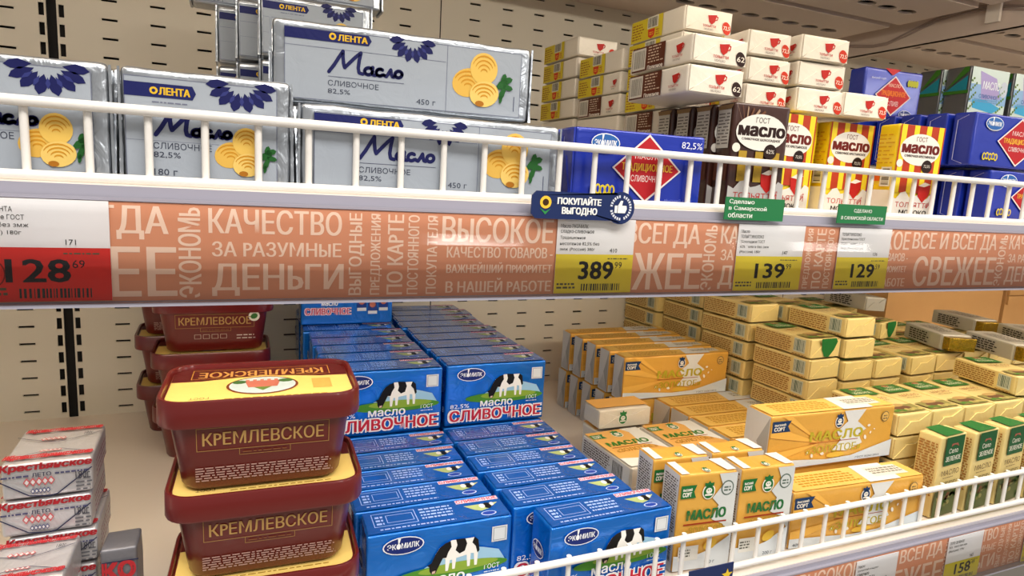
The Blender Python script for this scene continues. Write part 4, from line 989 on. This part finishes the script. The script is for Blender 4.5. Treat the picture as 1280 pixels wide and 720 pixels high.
# ------------------------------------------------------------------ upper shelf
place('lenta_small', -0.1350, 0.510, US, 'silver-wrapped small pack with curls, cut by the left edge', 'small silver packs behind the guard')
place('lenta_small', -0.0205, 0.510, US, 'silver-wrapped small pack standing second from the left edge', 'small silver packs behind the guard')
for i in range(1, 4):
    for j, xx in enumerate((-0.1350, -0.0205)): place('lenta_small', xx, 0.510+0.0305*i, US, 'silver pack hidden behind the two small silver packs', 'silver packs hidden in the left rows', bare=True)
place('lenta_long', 0.1480, 0.5085, US, 'long silver pack with butter curls directly behind the upper guard', 'long silver packs', 1.5)
place('lenta_long', 0.1300, 0.5500, 0.0535, 'long silver pack raised on the row behind, blue flower clear above the guard', 'long silver packs', -4)
place('lenta_long', 0.1380, 0.5500, US, 'silver pack hidden behind the front long silver pack', 'silver packs hidden in the left rows', -2, bare=True)
ys = [0.598, 0.639, 0.680, 0.721, 0.763, 0.804, 0.850]
xs = [0.128, 0.128, 0.128, 0.124, 0.1095, 0.0870, 0.0655]
for i, (xx, yy) in enumerate(zip(xs, ys)):
    place('lenta_long' if i < 3 else 'lenta_mid', xx-(.032 if i >= 3 else 0), yy, US, 'silver pack hidden behind the front silver pack', 'silver packs hidden in the left rows', bare=True)
    if i >= 3:
        place('lenta_mid', xx-.032, yy, 0.0525, ['silver pack low behind the raised one, dark stripe end showing', 'silver pack of the second layer at the back, nearest', 'silver pack of the second layer at the back, middle', 'silver pack of the second layer at the back, farthest'][i-3], 'silver packs stacked at the back')
    if i >= 4:
        place('lenta_mid', xx-.032, yy, 0.1192, ['pale pack end nearest the raised silver pack in the stepped row of three', 'middle pale pack end in the stepped row of three', 'leftmost pale pack end in the stepped row of three'][i-4], 'silver packs stacked at the back')
place('lenta_mid', 0.0930, 0.7830, 0.1860, 'topmost silver pack of the left pile, its 450 gram mark at the frame top', 'silver packs stacked at the back')
place('lenta_mid', 0.0060, 0.8700, 0.1860, 'topmost silver pack behind, its lower left corner at the frame top', 'silver packs stacked at the back')

place('trad_front', 0.3410, 0.5120, US, 'deep blue pack with red diamond behind the guard, beside long silver pack', 'deep blue packs with red diamonds', -3)

# cup packs: columns lying on their backs, ends to the front
def column(key, x, y, z0, T, k0, k1, vis, labels, group, jit=0.0, a=0.0, hidden_label=None, keys=None):
    for k in range(k0, k1):
        v = k >= vis
        rj = random.Random(int(x*1000)+k)
        lab = labels[k-vis] if v else hidden_label
        place((keys[k-vis] if keys and v else key), x+jit*(rj.random()-.5), y+jit*(rj.random()-.5), z0+T*k, lab, group if v else group+', hidden lower layers', a+(rj.random()-.5)*200*jit, bare=not v)
G = 'white packs with yellow sides'
def below(s): return 'white pack in the hidden lower layers of the '+s
T1 = 0.0285
column('cup_yellow', 0.472, 0.845, US, T1, 0, 8, 4, ['lowest showing of the four packs in the far left yellow-sided stack', 'second from bottom in the far left yellow-sided stack', 'third from bottom in the far left yellow-sided stack', 'top pack of the far left yellow-sided stack'], G+' in the far left stack', .002, 1, below('far left stack'))
T2 = 0.0275
column('cup_yellow', 0.478, 0.7326, US, T2, 0, 7, 4, ['brown-sided pack at the foot of the small second stack, behind the deep blue pack', 'middle pack of the second stack, cup print on its side', 'top pack of the small yellow-sided stack second from left'], G+' in the second stack', .002, 2, below('second stack'), ['cup_brown', 'cup_yellow2', 'cup_yellow'])
column('cup_yellow', 0.482, 0.6160, US, T2, 0, 8, 3, ['lowest brown-sided white pack, just left of the brown upright packs', 'yellow-sided pack whose edge shows behind the middle brown-sided one', 'yellow-sided pack whose edge shows behind the upper brown-sided one', 'yellow-sided pack just under the highest one', 'highest yellow-sided pack of all, on top of the brown-sided stack'], G+' in the tall stack', .001, 0, below('tall stack'), ['cup_brown', 'cup_yellow', 'cup_yellow', 'cup_yellow', 'cup_yellow'])
G2 = 'white packs with brown sides'
place('cup_brown', 0.4220, 0.5170, 0.1225, 'top brown-sided white pack, its end turned to the front', G2, 0)
place('cup_brown', 0.4190, 0.5150, 0.0940, 'middle brown-sided white pack, under the top one', G2, -0.6)
column('cup_slim', 0.5190, 0.5560, 0.0932, T2, 0, 3, 0, ['cream-lit white pack end just above the brown pack with the oval', 'white pack end second from top behind the brown pack', 'top white pack with cup, left of the two highest at the middle'], 'white cup packs in the left end stack', .002, -3, below('left end stack'))
column('cup_yellow2', 0.5910, 0.5500, US, T2, 4, 7, 4, ['bottom of three stacked white cup ends left of centre right pile', 'middle of three stacked white cup ends above the striped packs', 'top of three stacked white cup ends above the striped packs'], 'white cup packs in the middle end stack', .002, -4, '')
place('cup_yellow2', 0.6540, 0.5420, 0.0957, 'white cup pack lying alone on the striped packs, right of the stack', 'white cup packs on the right of the pile', -4)
column('cup_yellow2', 0.7010, 0.6480, US, T2, 0, 7, 5, ['lower of two white cup ends half hidden beside the deep blue pack', 'upper of two white cup ends half hidden beside the deep blue pack'], 'white cup packs on the right of the pile', .001, 0, below('right stack'))

# brown and striped upright packs
for i, (l) in enumerate(['brown upright pack with white oval at the front of its row', 'brown upright pack, first behind the front one with the oval', 'brown upright pack, second behind the one with the oval', 'brown upright pack, last of the row by the deep blue pack']):
    place('choco', 0.4770-0.003*i, 0.5100+0.0298*i, US, l, 'brown upright packs', -6 if i == 0 else -2)
place('crest', 0.5480, 0.5400, US, 'striped red and yellow pack half hidden behind the brown pack', 'striped upright packs', 0)
place('crest', 0.6560, 0.5560, US, 'striped red and yellow pack in the middle, above the smaller flag', 'striped upright packs', -4)
place('crest', 0.7150, 0.5130, US, 'striped red and yellow pack at the front right, beside the blue packs', 'striped upright packs', -6)
for i in range(3): place('crest', 0.5860, 0.5900+.0305*i-.02, US, 'striped pack hidden behind the front striped packs', 'striped packs hidden behind', bare=True)

GB = 'deep blue packs at the right end'
n = 0
for k, (xx, zz) in enumerate(((0.9874, US), (0.9390, US+0.0700))):
    for i in range(4):
        place('trad_right', xx-0.006*i, 0.5450+0.0325*i, zz, ['deep blue pack %s in the %s row at the right end, red diamond facing front' % (('front', 'lower')[0], ('lower', 'upper')[k]) if i == 0 else
              'deep blue pack %s behind the front one in the %s row' % (ORD[i-1], ('lower', 'upper')[k])][0], GB)
place('trad_back', 0.8660, 0.6760, 0.1255, 'deep blue pack standing high behind the others, under the bracket', 'deep blue packs behind', -4)
for k in range(2): place('trad_back', 0.8660, 0.6760, US+0.07*k, 'blue pack hidden under the high blue pack', 'deep blue packs hidden behind', -4, bare=True)
for i in range(3):
    place('forest', 1.0830-0.004*i, 0.6800+0.0425*i, 0.1055, ['pale blue and green pack with forest print, left one of the two fronts', 'grey foil pack with green stripe, directly behind the left forest pack', 'grey foil pack with green stripe, farthest back by the blue pack'][i], 'grey and green foil packs', -1)
    place('forest', 1.0830-0.004*i, 0.6800+0.0425*i, US+.003, 'green pack hidden under the forest packs', 'grey and green packs hidden below', -1, bare=True)
place('forest', 1.1830, 0.6760, 0.1055, 'pale blue forest pack cut by the right edge of the photo', 'grey and green foil packs', -1)
place('forest', 1.1830, 0.6760, US+.003, 'green pack hidden under the forest packs', 'grey and green packs hidden below', -1, bare=True)

# ------------------------------------------------------------------ lower shelf: blue cartons
GC = 'blue cow cartons'
CH = 0.0868
lowL = [0.5480, 0.5945, 0.6390, 0.6840, 0.7320]
lowR = [0.5130, 0.5590, 0.6020, 0.6470, 0.6920, 0.7370]
lx = [0.0, -0.001, -0.005, -0.004, 0.001]
for i, y in enumerate(lowL):
    place('cow', 0.1755-0.004*(i > 0)+lx[i]*.6, y, LS, 'blue cow carton, %s from the front in the lower left row' % ORD[i] if i else 'blue cow carton at the very front of the lower left row', GC+' in the lower left row', -0.5 if i == 0 else 0)
for i, y in enumerate(lowR):
    place('cow', [0.3470, 0.3270, 0.3235, 0.3190, 0.3200, 0.3190][i], y, LS, 'blue cow carton, %s from the front in the lower right row' % ORD[i] if i else 'blue cow carton at the front of the lower right row, behind the guard', GC+' in the lower right row', 1.2 if i == 0 else 0)
for i in range(9):
    place('cow_hidden', 0.168, 0.7810+0.0452*i, LS, 'blue carton in the hidden bottom layer under the rear left row', GC+' in the hidden bottom layer')
    place('cow_hidden', 0.3190, 0.7840+0.0450*i, LS, 'blue carton in the hidden bottom layer under the rear right row', GC+' in the hidden bottom layer right')
upx = [0.168, 0.1645, 0.1645, 0.1620, 0.1640, 0.157, 0.160, 0.158, 0.159]
for i in range(9):
    place('cow', upx[i], 0.7810+0.0452*i, LS+CH, 'upper left blue cow carton facing front, half behind the red tub' if i == 0 else 'blue cow carton, %s from the front in the upper left row' % ORD[i], GC+' in the upper left row')
for i in range(9):
    place('cow', [0.3200, 0.319, 0.3165, 0.3160, 0.3175, 0.312, 0.314, 0.319, 0.310][i], 0.7840+0.0450*i, LS+CH, 'upper right blue cow carton facing front with whole cow showing' if i == 0 else 'blue cow carton, %s from the front in the upper right row' % ORD[i], GC+' in the upper right row')
place('cow_side', 0.1564, 1.0420, LS+2*CH, 'bright blue carton set alone on top of the upper left row', 'blue carton on the third layer')

# ------------------------------------------------------------------ red tubs
def rrect(w, d, r, n=6):
    P = []
    for cx, cy, a0 in ((w/2-r, d/2-r, 0), (-w/2+r, d/2-r, 90), (-w/2+r, -d/2+r, 180), (w/2-r, -d/2+r, 270)):
        for i in range(n+1):
            a = math.radians(a0+90*i/n); P.append((cx+r*math.cos(a), cy+r*math.sin(a)))
    return P
def loft(layers, m, name, close_bottom=True, close_top=True):
    V = []; F = []
    for w, d, r, z in layers:
        V += [(x, y, z) for x, y in rrect(w, d, r)]
    n = len(V)//len(layers)
    for k in range(len(layers)-1):
        for i in range(n): F.append([k*n+i, k*n+(i+1) % n, (k+1)*n+(i+1) % n, (k+1)*n+i])
    if close_bottom: F.append(list(range(n))[::-1])
    if close_top: F.append([(len(layers)-1)*n+i for i in range(n)])
    return mesh_from(name, V, F, [m], None, 0.5)
TH, TW, TD = 0.0785, 0.157, 0.108
body_m = loft([(.122, .078, .016, 0), (.126, .082, .018, .003), (.1430, .0965, .020, .066)], M_TUB, 'tub_body')
lid_m = loft([(.1555, .1065, .021, .0565), (.157, .108, .022, .0585), (.1565, .1075, .022, .0765), (.1545, .1055, .021, .0785), (.1500, .101, .019, .0783), (.1475, .0985, .018, .0745), (.1475, .0985, .018, .0743)], M_LID, 'tub_lid')
lw, ld = .145, .096
pl = Print()
pl.poly([(x+lw/2, y+ld/2) for x, y in rrect(lw, ld, .017)], 'e6c670', 0)
bt = [(x+lw/2, y+ld/2) for x, y in rrect(lw, ld, .017)]
top = [(x, max(y, ld*.60)) for x, y in bt]
pl.poly([(lw*.001, ld*.60), (lw*.16, ld*.60), (lw*.5, ld*.70), (lw*.84, ld*.60), (lw*.999, ld*.60)]+[q for q in bt if q[1] > ld*.62 and q[0] > lw/2]+[q for q in bt if q[1] > ld*.62 and q[0] <= lw/2], '521012', 1)
pl.frame(lw*.10, ld*.66, lw*.90, ld*.93, .0006, 'c8923c', 2)
pl.text('КРЕМЛЕВСКОЕ', lw*.86, ld*.86, ld*.17, 'c08e4a', 3, w=lw*.72, bold=.02, rot=180)
pl.ell(lw*.5, ld*.40, lw*.20, ld*.25, '7a3a14', 4, 28); pl.ell(lw*.5, ld*.40, lw*.185, ld*.23, 'b8c8cc', 5, 28)
pl.poly([(lw*.40,ld*.52),(lw*.60,ld*.52),(lw*.58,ld*.34),(lw*.42,ld*.34)], 'b86a58', 6); pl.poly([(lw*.45,ld*.34),(lw*.55,ld*.34),(lw*.50,ld*.24)], '5f7a34', 6)
for i in range(5): pl.rect(lw*(.405+.04*i), ld*.52, lw*(.425+.04*i), ld*.56, 'c47a66', 6)
pl.ell(lw*.37, ld*.50, lw*.04, ld*.05, '3f6a34', 6, 10); pl.ell(lw*.63, ld*.50, lw*.045, ld*.05, '3f6a34', 6, 10)
pl.rect(lw*.78, ld*.24, lw*.89, ld*.52, 'd0a050', 2); pl.text('ГОСТ', lw*.22, ld*.15, ld*.05, '6a4a1a', 2, w=lw*.10, rot=180); pl.micro(lw*.30, ld*.07, lw*.85, ld*.10, ld*.025, 'a07a2a', 2, 3, .006)
lidp_m = pl.mesh('lid_label', lambda u, v, o: (u-lw/2, v-ld/2, .0745+o), .0004, .0001)
def tub_front(seal):
    p = Print(); w = .130
    p.rect(.001, .0, w-.001, .0, 'ae8a52', 0) if False else None
    p.frame(w*.12, .034, w*.90, .054, .0005, 'a07a44', 1)
    p.text('КРЕМЛЕВСКОЕ', w*.155, .0385, .0115, 'b08a52', 2, w=w*.71, bold=.015)
    p.rect(w*.36, .0285, w*.36+.0004, .034, 'a07a44', 1); p.rect(w*.66, .0285, w*.66+.0004, .034, 'a07a44', 1); p.rect(w*.36, .0285, w*.66, .0289, 'a07a44', 1); p.micro(w*.38, .0300, w*.64, .0325, .0022, '7a4a30', 1, 2, .005)
    if seal:
        p.ell(w*.90, .050, .0075, .0075, 'd8d4c8', 2, 18); p.ell(w*.90, .050, .0050, .0040, '3a6a34', 3, 10, .5)
        for i in range(4): p.frame(w*(.30+.085*i), .018, w*(.365+.085*i), .0245, .0005, 'c8b0a0', 1)
        p.micro(w*.72, .014, w*.98, .026, .0045, 'd0bcb0', 1, 6, .006, .3, .4)
    else:
        p.micro(w*.11, .006, w*.93, .0205, .0022, 'b08a80', 1, 5, .005, .5, .06)
    def fn(u, v, o):
        t = v/.066; hy = -((.082+(.0965-.082)*t)/2)-o; return (u-w/2, hy, v)
    return p.mesh('front_print', fn, .0004, .0001)
TF = [tub_front(False), tub_front(True)]
def tub(x, y, z, a, label, group, seal=0):
    t = empty('margarine_tub', (x, y+TD/2, z), label, 'tub', group); t.rotation_euler[2] = math.radians(a)
    link('tub_body', body_m, t); ld_ = link('tub_lid', lid_m, t); link('lid_label', lidp_m, ld_); link('front_print', TF[seal], t)
    return t
for k, (dx, a) in enumerate(((.003, -2), (.0035, -1.5), (0, -1.5))):
    tub(0.0150+dx, 0.5250, LS+TH*k, a, ['bottom red tub of the front stack, only its lid at the frame bottom', 'middle red tub of the front stack', 'top red tub of the front stack with yellow lid label showing'][k], 'red tubs in the front stack')
for k in range(4):
    tub(-0.0420+(.004 if k == 2 else 0), 0.965, LS+TH*k, 0, ['bottom red tub of the rear stack by the wall', 'second red tub up in the rear stack, thick lid rim', 'red tub in the rear stack with white seal and gold lettering', 'topmost red tub of the rear stack behind the price rail'][k], 'red tubs in the rear stack', 1)
for k in range(4):
    tub(-0.0770, 1.078, LS+TH*k, 2, ['bottom red tub of the stack tight against the back wall', 'second red tub of the stack tight against the back wall', 'third red tub of the stack tight against the back wall', 'top red tub of the stack tight against the back wall'][k], 'red tubs against the back wall')

# ------------------------------------------------------------------ folk-pattern packs, left
GK = 'silver white packs with red lettering'
for k in range(6):
    place('folk', -0.1420+[0, .001, -.001, .001, -.002, 0][k], 0.5665, LS+KR[2]*k, ['white pack with red lettering at the bottom of the left stack, hidden', 'white pack with red lettering, fifth from the top of the left stack', 'white pack with red lettering, fourth from the top of the left stack', 'white pack with red lettering, third from the top of the left stack', 'white pack with red lettering, just under the top one', 'topmost white pack with red lettering, full top face showing'][k], GK+' in the left stack', 2.2)
for k in range(4):
    place('folk_short', -0.1500, 0.5030, LS+KR[2]*k, ['white pack with red lettering, bottom of the nearer stack', 'white pack with red lettering, third down in the nearer stack', 'white pack with red lettering, second down in the nearer stack', 'white pack with red lettering on top of the nearer stack at bottom left'][k], GK+' in the nearer stack', 1)
place('folk_stand', -0.0960, 0.5600, LS+.001, 'grey paper pack standing on edge beside the lettered stack', None, 0)

# ------------------------------------------------------------------ gold packs
GG = 'orange and white long packs'
place('gold_long', 0.7050, 0.5130, LS, 'long orange pack lowest at the front guard, blue ribbon mark', GG+' at the front', -3)
place('gold_long', 0.7080, 0.5740, LS, 'long orange pack hidden under the front upper orange pack', GG+' hidden', -1, bare=True)
place('gold_long', 0.7120, 0.5690, LS+.0740, 'long orange pack resting on top at the front, above the lower one', GG+' at the front', -2)
for i in range(5):
    y = 0.6300+0.0455*i
    place('gold_long', 0.7480-0.001*i, y, LS, 'orange pack lying in the front row, only its top showing, %s from the front' % ORD[i], GG+' showing only tops', 0)
for i in range(5):
    y = 0.8560+0.0430*i; x = 0.6740-0.002*i
    place('gold_slim', x, y, LS, 'lower orange pack, %s from the front, grey folded end showing' % ORD[i], GG+' in the rear lower row', 0)
    place('gold_slim', x+.002, y-.003, LS+.0740, ['upper orange pack at the front of the rear row, full face showing', 'upper orange pack second in the rear row', 'upper orange pack third in the rear row', 'upper orange pack fourth in the rear row', 'upper orange pack farthest back in the rear row'][i], GG+' in the rear upper row', 0)
GV = 'orange packs with green emblem'
place('gold_tall', 0.4690, 0.5190, LS, 'upright orange pack with green emblem, left of the front pair', GV+' standing', -5)
place('gold_tall', 0.5480, 0.5130, LS, 'upright orange pack with green emblem, right of the front pair', GV+' standing', -4)
place('gold_tall', 0.4640, 0.5620, LS, 'upright orange pack just behind the left one of the front pair', GV+' standing', -4)
place('gold_tall', 0.5440, 0.5580, LS, 'upright orange pack just behind the right one of the front pair', GV+' standing', -4)
for k in range(2):
    place('gold_flat', 0.4930, 0.6380, LS+.0395*k, ['pale pack under the left flat pack with green writing', 'flat white and orange pack with barcode side beside the blue cartons'][k], GV+' lying flat', 3)
    place('gold_flat', 0.5890, 0.6420, LS+.0395*k, ['pale pack under the right flat pack with green writing', 'flat white and orange pack right of the barcode-sided one'][k], GV+' lying flat', 1)
for k in range(3): place('gold_flat_end', 0.5220, 0.7700, LS+.0325*k+.001, ['pale pack at the bottom under the crumpled end', 'pale pack second from the shelf under the crumpled end', 'flat pack whose crumpled white end bears the green emblem'][k], GV+' behind the flat ones', 0)
place('gold_flat', 0.6150, 0.7700, LS, 'orange pack lying low between flat packs and rear row', GV+' behind the flat ones', 0) if False else None

# ------------------------------------------------------------------ cream packs
GR = 'cream packs'
TC = 0.0335
def cream(x, y, z, label, g, a=0, key='cream', bare=False): return place(key, x, y, z, label, GR+' '+g, a, bare=bare)
# foreground leftmost column rests on the long orange packs
b0 = LS+.0745
def zc(k): return LS+TC*k
colA = [(3, 'cream pack, lowest showing behind the front orange pack'), (4, 'cream pack, barcode side, second layer behind the front orange pack'), (5, 'cream pack with barcode in the front layer under the green-marked one'), ]
for i, (k, l) in enumerate(colA[:2]): cream(0.8400-.002*i, 0.7020, b0+.0328*i+.0, l, 'in the front left column', 3)
cream(0.8380, 0.7030, b0+.0328*2, 'cream pack with barcode side, left end of the four-pack front layer', 'in the front left column', 4)
cream(0.8370, 0.7060, b0+.0328*3, 'cream pack with a green patch on its folded end', 'in the front left column', 3, 'cream_green_end')
xsr = [0.9100, 0.9800, 1.0650]
for j, x in enumerate(xsr):
    for k in range(5):
        cream(x, 0.7000, zc(k), ['cream pack in the front layer, second from its left end', 'cream pack in the front layer, third from its left end', 'cream pack at the right end of the front layer'][j] if k == 4 else 'cream pack in the hidden layers below the front layer', 'in the front layer' if k == 4 else 'hidden below the front layer', 2+j, bare=k < 4)
cream(0.9110, 0.7040, zc(5)+.002, 'cream pack right of the green-patched one, under the highest', 'in the upper front pair', 1)
cream(0.9060, 0.7040, zc(6)+.003, 'highest cream pack of the front group, barcode on its side', 'in the upper front pair', 2.5)
for k in range(7):
    lab = ['cream pack in the hidden layers behind the orange packs', 'cream pack in the hidden layers behind the orange packs', 'cream pack near the shelf behind the full-faced orange pack, barcode just showing', 'cream pack fourth from the top of the middle stack', 'cream pack third from the top of the middle stack', 'cream pack second from the top of the middle stack', 'top cream pack of the middle stack with plain folded end'][k]
    cream(0.8300, 0.8300, zc(k)+.002, lab, 'in the middle stack' if k > 1 else 'hidden in the rear', 5 if k > 4 else 3, bare=k < 2)
    lab = ['', '', '', 'cream pack fourth from the top of the stack behind the middle one', 'cream pack third from the top of the stack behind the middle one', 'cream pack second from the top of the stack behind the middle one', 'top cream pack of the stack behind the middle one, under the price rail'][k]
    cream(0.8350, 0.9600, zc(k), lab or 'cream pack in the hidden layers behind the orange packs', 'in the second stack' if k > 2 else 'hidden in the rear', 3, bare=k < 3)
for k in range(3, 7):
    cream(0.8150, 1.0740, zc(k)+.004, ['cream pack low in the farthest left stack', 'cream pack third down in the farthest left stack by the wall', 'cream pack second down in the farthest left stack by the wall', 'top cream pack of the farthest left stack by the wall'][k-3], 'in the farthest stack', 2)
for k in range(3): cream(0.8350, 1.0740, zc(k), 'cream pack in the hidden layers behind the orange packs', 'hidden in the rear', 0, bare=True)
for j, x in enumerate((0.9080, 0.9800, 1.0520)):
    for k in range(7 if j == 0 else 5):
        if k == 0: continue
        t = (k == (6 if j == 0 else 4))
        cream(x, 0.8260, zc(k), ['cream pack lying beside the top of the middle stack', 'cream pack with only its brown-printed top showing, left of centre', 'cream pack with only its brown-printed top showing, by the silver packs'][j] if t else 'cream pack in the hidden layers right of the middle stack', 'lying behind the front layer' if t else 'hidden right of the middle stack', 2, bare=not t)
    cream(x, 0.8260, zc(0), 'cream pack in the hidden layers right of the middle stack', 'hidden right of the middle stack', 2, bare=True)
for k in range(7): cream(0.9100, 0.9500, zc(k), 'cream pack far back, top printed dark, under the price rail' if k == 6 else 'cream pack in the hidden layers right of the middle stack', 'far back' if k == 6 else 'hidden right of the middle stack', 4, bare=k < 6)
# flat ones with green labels up, in front
for j in range(5):
    x = 0.8580+0.0705*j
    for k in range(4):
        t = k == 3
        yy = 0.5640 if (t or j == 0) else 0.5840
        lab = ['flat cream pack with green label up, leftmost of the row', 'flat cream pack with green label up, second from left', 'flat cream pack with green label up, third from left', 'flat cream pack with green label up, under the slanting one', 'flat cream pack at the right end under the slanting one'][j] if t else ('cream pack directly under the leftmost green-labelled one, %s layer up' % ORD[k] if j == 0 else 'cream pack hidden under the green-labelled row')
        cream(x+(.001 if k % 2 else 0), yy, zc(k), lab, 'with green labels up' if t else ('under the leftmost green-labelled one' if j == 0 else 'hidden under the green-labelled row'), 0, bare=(j > 0 and not t))
cream(1.1300, 0.5680, zc(4), 'cream pack lying slantwise on the flat row, barcode towards the right', 'lying slantwise', -11)
# supports to the right
for j, x in enumerate((1.137, 1.209, 1.281, 1.353)):
    for k in range(5):
        t = k == 4
        cream(x, 0.7040, zc(k), ['cream pack with darkened top below the silver packs, leftmost', 'cream pack with darkened top below the silver packs, second', 'cream pack with darkened top below the silver packs, third', 'cream pack with darkened top below the silver packs, rightmost'][j] if t else 'cream pack hidden under the silver packs', 'under the silver packs' if t else 'hidden under the silver packs', 0, bare=not t)
        cream(x, 0.8250, zc(k), ['cream pack behind the first one below the silver packs', 'cream pack behind the second one below the silver packs', 'cream pack behind the third one below the silver packs', 'cream pack behind the last one below the silver packs'][j] if t else 'cream pack hidden under the silver packs', 'behind, under the silver packs' if t else 'hidden under the silver packs', 0, bare=not t)
place('cream_green_end', 1.1180, 0.8100, zc(5), 'cream pack with grassy green print, tucked behind the front layer', GR+' lying behind the front layer', 14)
# upright green-labelled
for j, (x, y) in enumerate(((0.8790, 0.5180), (0.9470, 0.5170), (1.0150, 0.5180), (1.0830, 0.5180))):
    place('cream_tall', x, y, LS, ['upright cream pack with green label, left end of the row at the guard', 'upright cream pack with green label, second along the guard', 'upright cream pack with green label, third along the guard', 'upright cream pack at the right edge behind the guard'][j], 'upright cream packs', 5)

# ------------------------------------------------------------------ silver packs with gold ends, boxes
def silver(x, y, z, a, label, ry=0):
    if a is None: return None
    o = place('silver', x, y, z, label, 'silver packs with gold foil ends', a)
    bmv = pack_body(.052, .022, .0275, M_GFOIL, int(x*100), .004, .003, '', 'gold_foil_end') if 'gf' not in KIND else KIND['gf']
    KIND['gf'] = bmv
    g = link('gold_foil_end', bmv, o, (0, -.019, .001)); g['label'] = 'crinkled gold foil end'
    return o
silver(1.3900, 0.8020, zc(5), -12, 'silver pack with gold foil end, upper left by the cardboard box')
silver(1.1540, 0.7080, zc(5), -22, 'silver pack with gold foil end, lowest left in the silver heap')
silver(1.2150, 0.6280, zc(5), -18, 'silver pack with black lines, nearest in the silver heap')
silver(1.3650, 0.6700, zc(5), -24, 'silver pack cut by the right edge, beside the nearest silver one')
place('silver', 1.1650, 0.8800, zc(6)+.002, 'pale pack with black lines leaning by the box corner', 'silver packs with gold foil ends', -3, ry=.06)
cream(1.1650, 0.9450, zc(5), 'cream pack under the leaning pale one', 'far back', 0)
for k in range(5): cream(1.1650, 0.9450, zc(k), 'cream pack in the hidden layers right of the middle stack', 'hidden right of the middle stack', 0, bare=True)

def carton(x0, x1, y0, y1, z0, z1, label, lines):
    t = empty('cardboard_box', ((x0+x1)/2, y0, z0), label, 'box', 'cardboard boxes at the back'); w, d, h = x1-x0, y1-y0, z1-z0
    mb = MB(); mb.box(-w/2, 0, 0, w/2, .004, h, M_CARD); mb.box(-w/2, d-.004, 0, w/2, d, h, M_CARD); mb.box(-w/2, .004, 0, -w/2+.004, d-.004, h, M_CARD); mb.box(w/2-.004, .004, 0, w/2, d-.004, h, M_CARD); mb.box(-w/2, 0, -.003, w/2, d, 0, M_CARD)
    mb.build('box_walls', t)
    for zz in lines:
        mb = MB(); mb.box(-w/2+.002, -.006, zz, w/2-.002, -.001, zz+.022, M_CARD); mb.build('box_flap', t)
    return t
carton(1.375, 1.800, 1.010, 1.170, LS+.004, -0.135, 'brown cardboard box at the back right behind the silver packs', [])
carton(1.815, 2.300, 1.010, 1.170, LS+.004, -0.135, 'brown cardboard box with layered flaps at the right edge', [.175, .200, .225, .250])

print('objects', len(SC.objects), 'tris', sum(len(m.polygons) for m in bpy.data.meshes))
